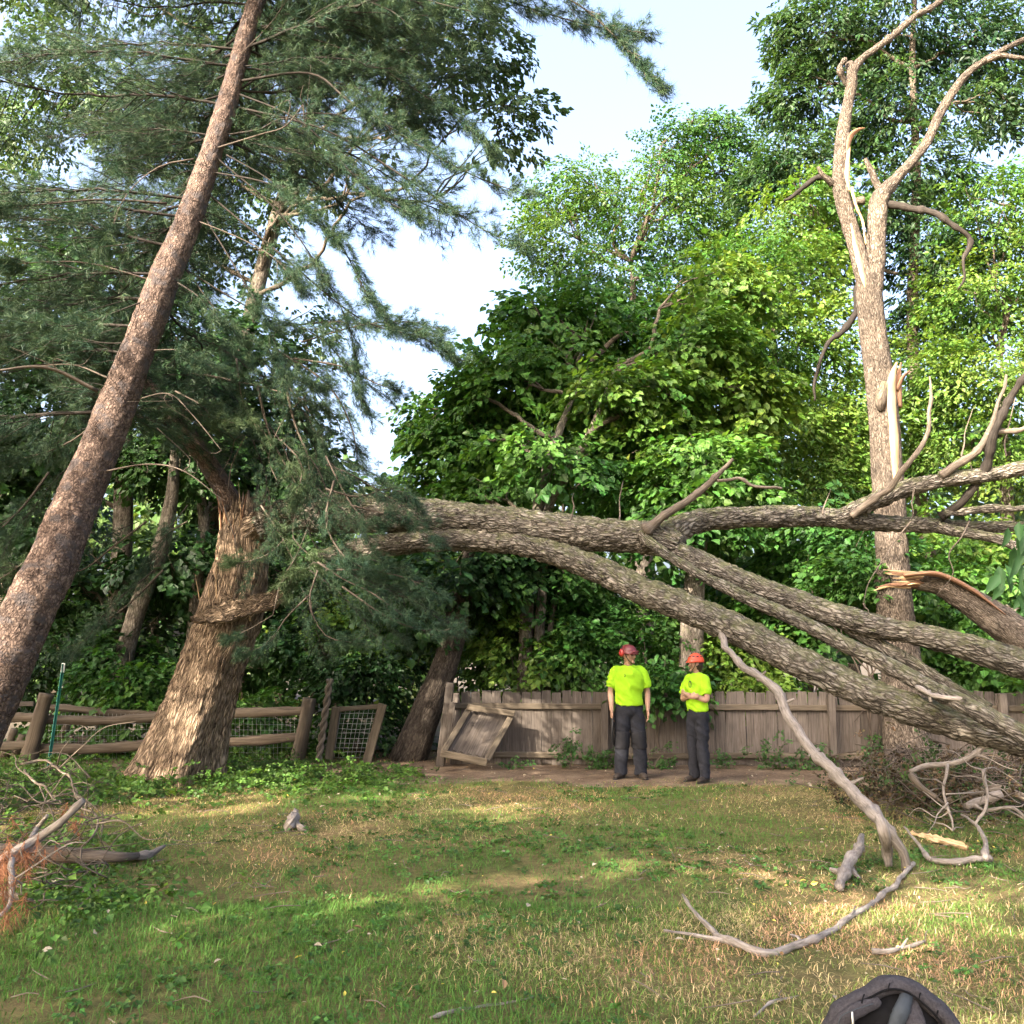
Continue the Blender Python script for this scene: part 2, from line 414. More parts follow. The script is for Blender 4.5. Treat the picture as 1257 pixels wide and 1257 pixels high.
# ------------------------------------------------------------------ foliage tools
LEAF6 = A3([[0, 0, 0], [.32, -.5, .10], [.68, -.36, .08], [1, 0, -.12], [.68, .36, .08], [.32, .5, .10]])
LQ = A3([[0, 1, 2, 3], [0, 3, 4, 5]])
LEAF4 = A3([[0, 0, 0], [.45, -.5, .08], [1, 0, -.1], [.45, .5, .08]])
LT = A3([[0, 1, 2], [0, 2, 3]])

def rmat(x, n):
    """frames with first axis x and third axis close to n (arrays)"""
    x = norm(x); y = norm(np.cross(n, x)); z = np.cross(x, y)
    return np.stack([x, y, z], -1)

def spray_template(nl, L, ll, lw, r, style='broad', quads=True):
    """twig of leaves lying in the xy plane, growing along +x; returns leaf verts (nl*k,3), k per leaf"""
    base = LEAF6 if quads else LEAF4
    t = r.random(nl) ** .8; side = np.where(r.random(nl) < .5, -1, 1)
    if style == 'pinnate':
        t = np.repeat(np.linspace(.1, 1, nl // 2), 2)[:nl]; side = np.tile([-1, 1], nl)[:nl]
        wid = .03 * L * side; ang = side * (1.0 + .2 * r.standard_normal(nl))
        pos = np.stack([t * L, wid, -.55 * L * t ** 2 + .02 * r.standard_normal(nl)], 1)
    else:
        wid = side * r.random(nl) * L * .42 * (1.15 - t * .8)
        ang = side * (.35 + .6 * r.random(nl)) + .25 * r.standard_normal(nl)
        pos = np.stack([t * L, wid, -.22 * L * t ** 2 + .05 * L * r.standard_normal(nl)], 1)
    x = np.stack([np.cos(ang), np.sin(ang), -.35 + .3 * r.standard_normal(nl)], 1)
    n = np.stack([.38 * r.standard_normal(nl), .38 * r.standard_normal(nl), np.ones(nl)], 1)
    Rm = rmat(x, n); s = ll * (.65 + .6 * r.random(nl))
    loc = base[None] * np.stack([s, s * lw / ll, s], 1)[:, None]
    return (np.einsum('nij,nkj->nki', Rm, loc) + pos[:, None]).reshape(-1, 3)

def place_sprays(bag, C, X, N, scale, templates, cols, quads=True, leafjit=.22, r=rng):
    """C centres, X growing directions, N approximate normals; cols = (n,3) base tint of each spray"""
    quads = len(templates[0]) % 6 == 0 and len(templates[0]) // 6 == 26
    k = 6 if quads else 4
    Rm = rmat(X, N); ti = r.integers(0, len(templates), len(C))
    for j, T in enumerate(templates):
        m = np.where(ti == j)[0]
        if not len(m): continue
        V = np.einsum('nij,vj->nvi', Rm[m], T) * scale[m][:, None, None] + C[m][:, None]
        nl = len(T) // k
        cc = cols[m][:, None, :] * (1 + leafjit * r.standard_normal((len(m), nl, 1))) * (1 + .08 * r.standard_normal((len(m), nl, 3)))
        cc = np.repeat(np.clip(cc, .004, .6).reshape(-1, 3), k, 0)
        Fq = (LQ if quads else LT)[None] + (np.arange(len(m) * nl) * k)[:, None, None]
        bag.add(V.reshape(-1, 3), Fq.reshape(-1, Fq.shape[-1]), {'col': np.hstack([cc, np.ones((len(cc), 1))])})

TPL = {}
def templates(kind):
    if kind not in TPL:
        r = np.random.default_rng(hash(kind) % 1000 if False else sum(map(ord, kind)))
        TPL[kind] = {
            'maple': lambda: [spray_template(26, .7, .12, .11, r) for _ in range(10)],
            'maple4': lambda: [spray_template(28, .7, .13, .115, r, quads=False) for _ in range(10)],
            'oak': lambda: [spray_template(24, .55, .115, .07, r, quads=False) for _ in range(8)],
            'small': lambda: [spray_template(32, .62, .09, .058, r, quads=False) for _ in range(10)],
            'locust': lambda: [spray_template(26, .55, .115, .05, r, quads=False) for _ in range(8)],
            'far': lambda: [spray_template(20, .95, .19, .16, r, quads=False) for _ in range(8)],
            'shrub': lambda: [spray_template(24, .5, .10, .075, r, quads=False) for _ in range(10)],
            'ivy': lambda: [spray_template(16, .35, .085, .08, r, quads=False) for _ in range(6)],
        }[kind]()
    return TPL[kind]

def ellipsoid_pts(n, c, rad, r, shell=.45):
    u = norm(r.standard_normal((n, 3))); s = r.random(n) ** shell
    # uneven outline
    s = s * (.72 + .5 * fbm(u * 2.2 + A3(c) * 1.3, 2, 41))
    return A3(c) + u * s[:, None] * A3(rad), u

GAPS = []          # (point, radius): leaves left out of crowns towards the sun, shaping sun flecks
def crown(parent, clumps, kind, cols, mat, r, axis, name='crown', droop=-.25, quads=True, size=1.0, jit=.22, gaps=False):
    """clumps rows: (centre, radii, n)"""
    bag = Bag(); tp = templates(kind)
    for c, rad, n in clumps:
        C, u = ellipsoid_pts(int(n), c, rad, r)
        if gaps:
            ok = np.ones(len(C), bool)
            for gp_, gr in GAPS:
                w_ = C - gp_; dd = w_ - (w_ @ sun_vec)[:, None] * sun_vec; ok &= np.linalg.norm(dd, axis=1) > gr
            C, u = C[ok], u[ok]
            if not len(C): continue
        out = C - A3([axis[0], axis[1], 0]); out[:, 2] = 0
        X = norm(norm(out) * .7 + u * .8 + r.standard_normal((len(C), 3)) * .45); X[:, 2] = X[:, 2] * .5 + droop + .2 * r.standard_normal(len(C))
        Nn = A3([0, 0, 1.0]) + .45 * u + .25 * r.standard_normal((len(C), 3))
        # tint: low-frequency mixture of the tree's leaf colours
        f = np.clip((fbm(C * .8, 2, 19) - .5) * 2.6 + .5 + .2 * r.standard_normal(len(C)), 0, 1)[:, None]
        cc = A3(cols[0]) * (1 - f) + A3(cols[1]) * f
        place_sprays(bag, C, X, Nn, size * (.75 + .5 * r.random(len(C))), tp, cc, quads, jit, r)
    return bag.build(name, mat, parent, smooth=False, kind='stuff')

def limb_path(a, b, r, sag=.12, wig=.06, n=5):
    a, b = A3(a, float), A3(b, float); t = np.linspace(0, 1, n)[:, None]; L = np.linalg.norm(b - a)
    p = a + (b - a) * t; p[:, 2] += (np.sin(t * math.pi) * sag * L)[:, 0]
    p[1:-1] += r.standard_normal((n - 2, 3)) * wig * L
    return p

def pclumps(rows, Y):
    """rows (px, py, rx_px, ry_px, dY, n[, depth_factor]) -> clumps in metres"""
    out = []
    for row in rows:
        px, py, rx, ry, dY, n = row[:6]; y = Y + dY
        out.append((P(px, py, y), (pm(rx, y), pm(rx, y) * (row[6] if len(row) > 6 else .75), pm(ry, y)), n))
    return out

def tree(name, label, trunk, radii, clumps, kind, cols, r_seed, barkmat, group=None, quads=True, size=1.0, droop=-.25, limbs=True, lmat='leaf', seg=16, amp=.012, extra=None, step=.15, limb_r=.05, gaps=False):
    r = np.random.default_rng(r_seed); trunk = [A3(p, float) for p in trunk]
    base = trunk[0].copy(); t = thing(name, label, 'tree', base, group)
    bg_ = Bag(); bg_.add(*tube(trunk, radii, seg=seg, step=step, amp=amp, cell=(.05, .22), seed=r_seed))
    bg_.build('trunk', barkmat, t)
    axis = trunk[len(trunk) // 2]
    if limbs:
        d = catmull(trunk, .3)
        for c, rad, n in (clumps if len(clumps) < 24 else clumps[::3]):
            c = A3(c); hd = np.linalg.norm((d - c)[:, :2], axis=1)
            ok = d[:, 2] < c[2] - .25 * hd - .2
            k = np.where(ok)[0][-1] if ok.any() else len(d) // 3
            k = min(k, len(d) - 2); st = d[k]
            L = np.linalg.norm(c - st); r0 = min(limb_r, .016 * L + .012)
            lb = Bag(); pth = limb_path(st, c, r, .06, .05)
            lb.add(*tube(pth, [r0, r0 * .85, r0 * .6, r0 * .35, .006], seg=7, step=.2, kink=.05))
            for q in range(5):
                a = pth[r.integers(2, 5)]; e = c + norm(r.standard_normal(3)) * A3(rad) * .8
                lb.add(*tube(limb_path(a, e, r, .03, .06, 4), np.linspace(r0 * .5, .005, 4), seg=5, step=.25))
            lb.build('limb', M['bark_dark'], t)
    crown(t, clumps, kind, cols, M[lmat], r, axis, droop=droop, quads=quads, size=size, gaps=gaps)
    return t

M['bark_deep'] = bark('bark_deep', (.02, .016, .013), (.06, .048, .038), (.11, .09, .072), (.03, .12))
M['leaf'] = leafmat('leaf', trans=.44)
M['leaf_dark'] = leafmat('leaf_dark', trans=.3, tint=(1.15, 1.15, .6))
M['needle'] = leafmat('needle', trans=.15, rough=.5, tint=(1.1, 1.1, .7), spec=.18)
M['grass'] = leafmat('grass', trans=.3, rough=.6, tint=(1.15, 1.1, .6), spec=.2)
M['litter'] = leafmat('litter', trans=.15, rough=.8, tint=(1.1, 1, .8), spec=.15)
# ------------------------------------------------------------------ broadleaf trees of the wood behind the fences
GREEN = [(.032, .095, .02), (.075, .168, .028)]
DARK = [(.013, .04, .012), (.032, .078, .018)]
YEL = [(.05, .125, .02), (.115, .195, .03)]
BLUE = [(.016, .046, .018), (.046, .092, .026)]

def gp(px, Y):                    # ground point under pixel column px at distance Y
    p = P(px, 800, Y); p[2] = -.05; return p
W_ = 'trees of the wood behind the fences'
# centre maple with two leaning stems
Y = 17.0
tree('maple_tree', 'full dark green maple with layered sprays behind the thick part of the fallen trunk',
     [gp(640, 15.3), P(650, 700, 15.3), P(668, 590, 15.3), P(690, 520, 15.4), P(720, 450, 16.5)], [.12, .11, .09, .06, .015],
     pclumps([(575, 540, 65, 50, .5, 150), (545, 505, 40, 34, 1.2, 60), (620, 470, 60, 50, 0, 150), (670, 400, 62, 50, .5, 150), (720, 400, 80, 60, .3, 170),
              (760, 500, 60, 40, -.3, 110), (690, 440, 70, 30, -.3, 100), (700, 570, 50, 18, -2.0, 34), (655, 545, 40, 16, -1.9, 26), (790, 460, 75, 60, 0, 170), (600, 600, 60, 30, -.2, 90), (770, 590, 60, 32, -.3, 90), (830, 400, 60, 60, .5, 120),
              (520, 595, 30, 18, 1, 30), (660, 540, 90, 45, 1.4, 120)], Y), 'maple', GREEN, 101, M['bark_grey'], W_)
tree('maple_tree', 'slim pale maple stem leaning right with bright leaf sprays in front of the taller trees',
     [gp(655, 15.2), P(670, 650, 15.2), P(692, 590, 15.2), P(725, 530, 15.2), P(760, 440, 16.0)], [.085, .08, .075, .06, .012],
     pclumps([(770, 480, 70, 30, -.6, 110), (850, 420, 70, 40, -.3, 120), (900, 480, 60, 40, 0, 110), (800, 550, 70, 35, -.3, 110), (880, 350, 60, 40, .3, 100)], 16.2),
     'maple', YEL, 102, M['bark_grey'], W_)
# tall tree behind, highest point of the middle
Y = 23.0
tree('tall_tree', 'tallest rounded green crown standing against the white sky in the middle of the wood',
     [gp(790, Y), P(790, 600, Y), P(785, 470, Y), P(778, 380, Y), P(775, 310, Y)], [.24, .2, .16, .1, .015],
     pclumps([(820, 190, 38, 55, 0, 130), (735, 235, 80, 42, .5, 200), (820, 270, 90, 55, 0, 260), (690, 300, 55, 45, 0, 130), (890, 210, 60, 55, .5, 190), (900, 300, 70, 55, 0, 190),
              (760, 340, 90, 40, 0, 190), (670, 255, 30, 25, .5, 50), (850, 150, 22, 18, .2, 36), (890, 155, 30, 25, .2, 45)], Y), 'small', [(.034, .095, .02), (.09, .165, .03)], 103, M['bark_grey'], W_, size=1.1)
Y = 19.0
tree('bright_tree', 'bright yellow green leafy tree beside the tall bare broken trunk',
     [gp(940, Y), P(940, 600, Y), P(945, 520, Y), P(950, 450, Y), P(952, 400, Y)], [.16, .14, .1, .06, .012],
     pclumps([(950, 330, 80, 60, 0, 200), (990, 250, 60, 50, .5, 140), (920, 420, 80, 50, -.3, 170), (990, 420, 70, 60, 0, 170), (940, 520, 85, 50, -.5, 170), (1020, 510, 60, 55, 0, 130), (880, 570, 70, 40, -.3, 120), (1010, 590, 70, 40, -.3, 130)], Y),
     'small', YEL, 104, M['bark_grey'], W_, size=1.2)
# fine leaved tree high on the right
Y = 21.0
tree('locust_tree', 'fine leaved dark locust crown high behind the bare forked trunk',
     [gp(1135, Y), P(1130, 650, Y), P(1120, 400, Y), P(1125, 220, Y), P(1120, 60, Y), P(1130, -80, Y)], [.22, .17, .13, .1, .07, .02],
     pclumps([(1000, 40, 60, 50, 0, 202), (985, 110, 45, 40, 0, 117), (1090, 40, 80, 55, .5, 234), (1090, 130, 70, 60, 0, 202), (990, 190, 60, 40, 0, 140), (950, 215, 40, 25, 0, 70), (1190, 60, 80, 60, .5, 234), (1230, 120, 60, 40, 0, 117),
              (1130, 210, 70, 55, 0, 187), (1150, 300, 75, 50, 0, 187), (1060, 260, 60, 50, 0, 140), (1010, 310, 50, 60, .4, 117), (1150, 390, 70, 55, .3, 171), (1060, -60, 110, 70, 0, 171), (1200, -70, 110, 70, 0, 171)], Y), 'locust', BLUE, 105, M['bark_dark'], W_, size=1.25, droop=-.35)
Y = 20.0
tree('bright_tree', 'sunny yellow green tree at the far end of the picket fence',
     [gp(1240, Y), P(1235, 600, Y), P(1230, 520, Y), P(1230, 420, Y)], [.16, .14, .1, .012],
     pclumps([(1225, 250, 65, 55, 0, 150), (1260, 330, 80, 60, 0, 170), (1195, 360, 60, 50, 0, 140), (1150, 470, 70, 60, 0, 170), (1220, 460, 80, 60, -.5, 190), (1180, 550, 80, 50, 0, 170), (1280, 560, 80, 70, -.5, 130), (1310, 430, 70, 70, 0, 120), (1060, 520, 60, 50, .5, 110)], Y),
     'small', [(.055, .13, .022), (.12, .195, .034)], 106, M['bark_grey'], W_, size=1.2)
# stems behind the picket fence
def stem_tree(label, pts, dia, clumps, kind, cols, seed, Y, mat='bark_grey', name='young_tree', **kw):
    return tree(name, label, [gp(pts[0][0], Y)] + [P(a, b, Y) for a, b in pts[1:]], [pm(d, Y) / 2 for d in dia], pclumps(clumps, Y), kind, cols, seed, M[mat], W_, **kw)
stem_tree('straight grey trunk rising behind the picket fence between the two workers', [(842, 860), (850, 760), (856, 680), (862, 610), (866, 560)], [34, 28, 24, 16, 4],
          [(845, 640, 55, 32, -.3, 60), (900, 610, 50, 35, .2, 60), (860, 560, 60, 40, 0, 70), (810, 600, 45, 30, .3, 40)], 'maple', GREEN, 107, 14.9)
stem_tree('dark thin sapling stems above the leaning gate', [(670, 850), (675, 780), (690, 700)], [9, 7, 5], [(690, 690, 50, 30, 0, 60), (620, 720, 50, 30, .3, 60)], 'shrub', GREEN, 108, 15.4, 'bark_dark')
stem_tree('thick dark trunk leaning behind the hinge post of the broken gate', [(500, 935), (525, 870), (552, 800), (575, 700), (590, 620)], [46, 36, 31, 24, 7],
          [(560, 690, 70, 40, 0, 100), (520, 730, 60, 30, .3, 70), (620, 680, 60, 35, .3, 80)], 'maple', DARK, 109, 15.0, 'bark_deep', name='leaning_tree', seg=28)

# shrubs between the fence and the trees
def shrub(label, rows, Y, cols, seed, kind='shrub', group='shrubs growing behind the picket fence', size=1.0, mat='leaf'):
    r = np.random.default_rng(seed); cl = pclumps(rows, Y); c0 = A3(cl[0][0]); base = A3([c0[0], c0[1], -.02])
    t = thing('shrub', label, 'shrub', base, group)
    for c, rad, n in cl:
        sb = Bag()
        for k in range(3):
            e = A3(c) + norm(r.standard_normal(3)) * A3(rad) * .6
            sb.add(*tube(limb_path(base + A3([r.uniform(-.15, .15), r.uniform(-.1, .1), 0]), e, r, .05, .06, 4), [.018, .014, .01, .005], seg=5, step=.2))
        sb.build('stem', M['twig_dark'], t)
    crown(t, cl, kind, cols, M[mat], r, base, droop=-.2, size=size, name='foliage'); return t
sh = [('leafy shrub with small pale leaves behind the leaning gate', [(640, 800, 70, 45, 0, 130), (600, 770, 50, 40, .4, 70)], 15.6, YEL, 'shrub'),
      ('dense dark shrub behind the fence left of the taller worker', [(715, 790, 50, 50, 0, 120), (700, 740, 60, 40, .5, 100)], 15.3, GREEN, 'shrub'),
      ('leafy shrub spilling over the pickets between the workers', [(815, 838, 40, 26, -.75, 100), (805, 790, 30, 40, 0, 80)], 15.0, GREEN, 'shrub'),
      ('bright shrub behind the shorter worker', [(905, 800, 55, 45, 0, 120), (930, 840, 50, 22, -.3, 70)], 15.4, YEL, 'shrub'),
      ('large leaved shrub under the long fallen limbs', [(1000, 700, 70, 40, 0, 120), (960, 760, 70, 40, 0, 110)], 15.6, GREEN, 'maple'),
      ('pale leaved shrub in front of the far tree trunk', [(1060, 700, 60, 35, -.6, 110), (1030, 650, 70, 30, 0, 100)], 14.6, GREEN, 'shrub'),
      ('shrub with broad hanging leaves behind the right end of the pickets', [(1190, 790, 70, 50, 0, 130), (1170, 720, 70, 40, .4, 110), (1240, 850, 60, 40, -.3, 100)], 15.2, GREEN, 'maple'),
      ('sunny yellow shrub beyond the snapped limb', [(1160, 660, 60, 40, .6, 110), (1230, 690, 60, 40, .3, 110)], 16.5, YEL, 'shrub'),
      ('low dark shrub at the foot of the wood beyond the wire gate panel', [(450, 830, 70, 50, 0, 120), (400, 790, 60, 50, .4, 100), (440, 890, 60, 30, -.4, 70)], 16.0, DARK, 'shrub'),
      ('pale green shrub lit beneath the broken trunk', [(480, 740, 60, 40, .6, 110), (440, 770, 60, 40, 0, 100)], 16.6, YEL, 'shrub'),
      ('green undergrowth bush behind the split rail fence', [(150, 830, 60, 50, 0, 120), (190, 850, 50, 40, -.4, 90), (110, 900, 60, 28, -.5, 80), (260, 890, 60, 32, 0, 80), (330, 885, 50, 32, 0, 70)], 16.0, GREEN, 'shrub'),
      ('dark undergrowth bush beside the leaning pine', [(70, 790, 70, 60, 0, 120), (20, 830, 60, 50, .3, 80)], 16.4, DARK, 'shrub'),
      ('wide green bush under the middle maple', [(580, 720, 80, 45, .5, 130), (660, 740, 70, 40, .8, 110)], 16.5, YEL, 'maple'),
      ('tall soft bush behind the worker with sunglasses', [(770, 740, 70, 50, .4, 120), (880, 720, 50, 45, .8, 100)], 17.0, GREEN, 'shrub')]
for k, (lb, rows, Y, cols, kd) in enumerate(sh): shrub(lb, rows, Y, cols, 300 + k, kd)

# dark wood on the left
L_ = 'dark trees behind the split rail fence'
def left_tree(label, pts, dia, Y, rows, seed, kind='maple4', cols=DARK, mat='bark_grey', **kw):
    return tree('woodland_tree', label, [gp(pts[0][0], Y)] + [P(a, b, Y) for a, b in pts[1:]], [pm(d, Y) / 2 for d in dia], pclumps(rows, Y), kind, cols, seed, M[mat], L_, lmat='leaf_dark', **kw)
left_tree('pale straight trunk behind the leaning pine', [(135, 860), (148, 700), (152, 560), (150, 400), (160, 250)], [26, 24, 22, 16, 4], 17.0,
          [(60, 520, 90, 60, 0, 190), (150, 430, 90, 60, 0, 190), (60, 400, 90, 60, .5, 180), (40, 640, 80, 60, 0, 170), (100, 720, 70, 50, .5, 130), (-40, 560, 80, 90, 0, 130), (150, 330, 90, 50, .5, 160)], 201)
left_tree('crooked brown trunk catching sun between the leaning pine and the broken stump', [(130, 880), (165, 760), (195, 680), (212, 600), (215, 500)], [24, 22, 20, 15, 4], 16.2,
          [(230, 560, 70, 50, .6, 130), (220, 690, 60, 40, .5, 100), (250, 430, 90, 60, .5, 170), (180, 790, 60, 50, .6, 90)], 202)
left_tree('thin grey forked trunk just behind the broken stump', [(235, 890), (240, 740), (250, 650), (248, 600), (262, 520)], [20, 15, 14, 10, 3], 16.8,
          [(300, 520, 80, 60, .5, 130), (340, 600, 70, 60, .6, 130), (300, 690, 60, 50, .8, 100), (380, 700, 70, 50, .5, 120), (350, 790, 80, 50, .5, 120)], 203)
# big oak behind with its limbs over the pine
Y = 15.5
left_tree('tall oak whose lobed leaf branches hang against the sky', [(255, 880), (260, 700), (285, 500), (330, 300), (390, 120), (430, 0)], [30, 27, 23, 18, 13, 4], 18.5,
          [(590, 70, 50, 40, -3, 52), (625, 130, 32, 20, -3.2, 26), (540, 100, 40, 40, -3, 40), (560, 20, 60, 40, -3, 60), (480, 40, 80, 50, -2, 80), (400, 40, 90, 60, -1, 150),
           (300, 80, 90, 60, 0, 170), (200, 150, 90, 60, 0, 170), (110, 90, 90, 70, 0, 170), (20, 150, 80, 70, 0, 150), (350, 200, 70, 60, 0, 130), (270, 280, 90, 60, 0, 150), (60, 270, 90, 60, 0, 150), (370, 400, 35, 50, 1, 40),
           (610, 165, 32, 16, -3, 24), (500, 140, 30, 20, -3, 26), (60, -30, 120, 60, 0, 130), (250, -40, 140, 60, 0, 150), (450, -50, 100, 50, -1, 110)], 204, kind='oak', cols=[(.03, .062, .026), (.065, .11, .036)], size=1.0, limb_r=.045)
# closing wood far behind: one mass that nobody could count
r = np.random.default_rng(900); bag = Bag()
for Yd, n, hmax in ((27, 1100, 8.0), (33, 1100, 11.0)):
    x = r.uniform(-24, 24, n); y = Yd + r.normal(0, 1.2, n)
    px = x / y * F + CXP
    gap = np.clip(1.3 - np.abs(px - 500) / 80, 0, 1)
    h = (hmax * (.8 + .4 * fbm(np.stack([x * .25, y * .1, 0 * x], 1), 2, 55))) * (1 - .42 * gap)
    z = h * r.random(n) ** .75
    C = np.stack([x, y, z], 1); X = np.stack([r.normal(0, .6, n), -np.ones(n), r.normal(-.35, .2, n)], 1)
    Nn = np.stack([r.normal(0, .3, n), -.3 + r.normal(0, .3, n), np.ones(n)], 1)
    f = np.clip(fbm(C * .3, 2, 8) * 2 - .5 + .2 * r.standard_normal(n), 0, 1)[:, None]
    place_sprays(bag, C, X, Nn, 1.4 + 1.0 * r.random(n), templates('far'), A3([.03, .075, .02]) * (1 - f) + A3([.085, .145, .032]) * f, False, r=r)
o = bag.build('distant_wood', M['leaf'], None, smooth=False); tag(o, 'distant mass of green woodland seen through gaps between the nearer trees', 'wood', kind='stuff')
bag = Bag()
for k in range(26):
    x, y = r.uniform(-16, 18), r.uniform(24, 32); px = x / y * F + CXP
    hh = 3.5 if abs(px - 500) < 80 else r.uniform(7, 10)
    bag.add(*tube([(x, y, -.1), (x + r.normal(0, .2), y, hh * .5), (x + r.normal(0, .5), y, hh)], [.16, .12, .02], seg=8, step=.5))
o = bag.build('distant_trunks', M['bark_dark'], None); tag(o, 'far tree trunks deep in the wood', 'wood', kind='stuff')
# ------------------------------------------------------------------ pines
def tufts(bag, C, D, length, r, nn=22, cols=((.018, .05, .032), (.066, .10, .042)), w=.004, tint=None):
    """clusters of needles at points C pointing along D"""
    n = len(C)
    if not n: return
    Rm = rmat(D, r.standard_normal((n, 3)))
    ph = r.random((n, nn)) * 2 * math.pi; a = r.uniform(.15, 1.25, (n, nn)) ; L = length[:, None] * r.uniform(.7, 1.1, (n, nn))
    d = np.stack([np.cos(a), np.sin(a) * np.cos(ph), np.sin(a) * np.sin(ph)], -1)
    d = np.einsum('nij,nkj->nki', Rm, d); d[..., 2] -= .12; d = norm(d)
    s = norm(np.cross(d, r.standard_normal((n, nn, 3)))) * w * .5
    off = C[:, None] - D[:, None] * (r.random((n, nn, 1)) * .07)
    V = np.stack([off - s, off + s, off + d * L[..., None]], 2).reshape(-1, 3)
    f = np.clip(r.random((n, 1, 1)) * .8 + .25 * r.standard_normal((n, nn, 1)), 0, 1)
    if tint is not None: f = np.clip(f * .4 + tint[:, None, None], 0, 1)
    c = np.repeat((A3(cols[0]) * (1 - f) + A3(cols[1]) * f).reshape(-1, 3), 3, 0)
    bag.add(V, np.arange(len(V)).reshape(-1, 3), {'col': np.hstack([c, np.ones((len(c), 1))])})

def pine_branch(wb, nb, path, r0, r, dens=1.0, twl=.55, bare=.25, ln=.105, nn=22, tint=None, bs=5):
    """main axis along path; side twigs with needle tufts beyond the bare fraction"""
    C = catmull(path, .1); T = norm(np.gradient(C, axis=0)); n = len(C)
    wb.add(*tube(path, np.linspace(r0, max(r0 * .25, .004), len(path)), seg=6, step=.15))
    Lt = n * .1; m = int(Lt * 7 * dens) + 2; P_, D_ = [], []
    for k in range(m):
        t = bare + (1 - bare) * r.random() ** .8; i = min(int(t * n), n - 1)
        side = np.cross(T[i], [0, 0, 1.]) * (1 if r.random() < .5 else -1)
        d = norm(T[i] * .75 + side * r.uniform(.5, 1.0) + A3([0, 0, r.normal(.05, .25)])); l = twl * r.uniform(.4, 1.0) * (1.15 - .6 * t)
        a, b = C[i], C[i] + d * l + A3([0, 0, r.normal(0, .04)])
        if r.random() < .6: wb.add(*tube([a, (a + b) / 2 + r.normal(0, .015, 3), b], [.005, .004, .0025], seg=3, step=.4, cap=False))
        for q in range(bs):
            u = r.uniform(.3, 1.0); P_.append(a + (b - a) * u + r.normal(0, .035, 3)); D_.append(norm(d + r.normal(0, .35, 3)))
        P_.append(b); D_.append(d)
    for q in range(4): P_.append(C[-1] + r.normal(0, .03, 3)); D_.append(T[-1])
    P_, D_ = A3(P_), norm(A3(D_))
    tt = None if tint is None else np.full(len(P_), tint) + r.normal(0, .12, len(P_))
    tufts(nb, P_, D_, np.full(len(P_), ln), r, nn, tint=tt)

r = np.random.default_rng(40)
trunk_px = [(-75, 985, 10.0, 78), (-40, 915, 10.0, 70), (-3, 840, 10.05, 66), (54, 720, 10.2, 60), (94, 620, 10.4, 53), (126, 540, 10.5, 49), (158, 453, 10.65, 44), (188, 375, 10.8, 40), (219, 297, 10.95, 35), (251, 212, 11.1, 30), (287, 105, 11.35, 25), (314, 5, 11.6, 22), (338, -90, 11.9, 18), (380, -220, 12.3, 13), (410, -400, 12.8, 6)]
tp = [P(a, b, y) for a, b, y, d in trunk_px]; tp[0][2] = -.05
pine = thing('pine_tree', 'tall reddish brown pine trunk leaning right with feathery needle branches', 'tree', tp[0])
bag = Bag().add(*tube(tp, [pm(d, y) / 2 for a, b, y, d in trunk_px], seg=60, step=.042, amp=.018, cell=(.05, .09), seed=4, rn=.10, kink=.03))
bag.build('trunk', M['bark_pine'], pine)
TC = catmull(A3(tp), .1)
def trunk_at(z): return TC[np.argmin(np.abs(TC[:, 2] - z))]
# branches seen one by one: (start px, start py), pixel way points, depth change at the end, needles?
seen = [([(205, 250), (130, 245), (60, 250), (-20, 258)], -.8, .035, .75), ([(190, 345), (100, 322), (0, 325)], -.5, .022, .8), ([(120, 480), (60, 452), (0, 455), (-60, 470)], -.9, .03, .9),
        ([(135, 465), (90, 448), (40, 450)], .3, .016, .9), ([(238, 195), (195, 205), (155, 240), (130, 300)], -.3, .02, .6), ([(265, 182), (320, 165), (350, 155), (372, 128)], -.5, .016, 1), ([(278, 190), (330, 220), (370, 255), (420, 300)], -.6, .016, .35),
        ([(245, 272), (300, 295), (340, 320), (370, 357)], -.6, .014, .5), ([(232, 262), (240, 235), (254, 205)], -.25, .008, 1), ([(215, 345), (245, 365), (272, 395)], -.4, .022, .2), ([(185, 430), (220, 430), (250, 445)], -.5, .012, .5),
        ([(155, 495), (205, 483), (235, 508), (272, 553)], -.7, .012, .9), ([(122, 580), (180, 570), (225, 578), (275, 615)], -.7, .014, 1), ([(292, 70), (335, 25), (370, -30)], -.3, .012, .6), ([(300, 40), (380, 20), (440, 15), (540, 20)], -.7, .03, .35),
        ([(280, 120), (360, 70), (440, 70), (500, 80)], .9, .03, .3), ([(290, 100), (380, 90), (430, 125), (500, 170), (580, 215), (650, 240)], -1.0, .035, .3), ([(285, 130), (400, 160), (500, 220), (590, 280), (640, 300)], -.7, .03, .3),
        ([(280, 110), (370, 150), (450, 230), (520, 270)], -.9, .025, .3), ([(255, 210), (340, 230), (410, 290), (450, 360), (480, 400)], -.8, .024, .3), ([(262, 190), (350, 270), (420, 380), (440, 450)], .3, .02, .3),
        ([(235, 240), (290, 330), (330, 400), (350, 470)], -.7, .02, .4), ([(220, 320), (280, 400), (330, 450), (400, 480)], .2, .02, .3), ([(200, 360), (150, 380), (90, 400), (30, 395)], -1.0, .02, .3),
        ([(180, 420), (120, 420), (60, 400), (0, 380)], .5, .02, .3), ([(320, -40), (450, -60), (600, -30), (700, 0), (770, 60), (808, 105)], -1.3, .04, .5), ([(330, -60), (480, -50), (620, 0), (720, 30), (790, 40)], -1.0, .035, .5),
        ([(300, 30), (420, 60), (540, 130), (610, 190)], -.2, .03, .35), ([(240, 225), (330, 300), (440, 390), (520, 415), (560, 440)], .2, .025, .35), ([(210, 320), (310, 380), (400, 420), (450, 500)], .6, .022, .3)]
nb = Bag()
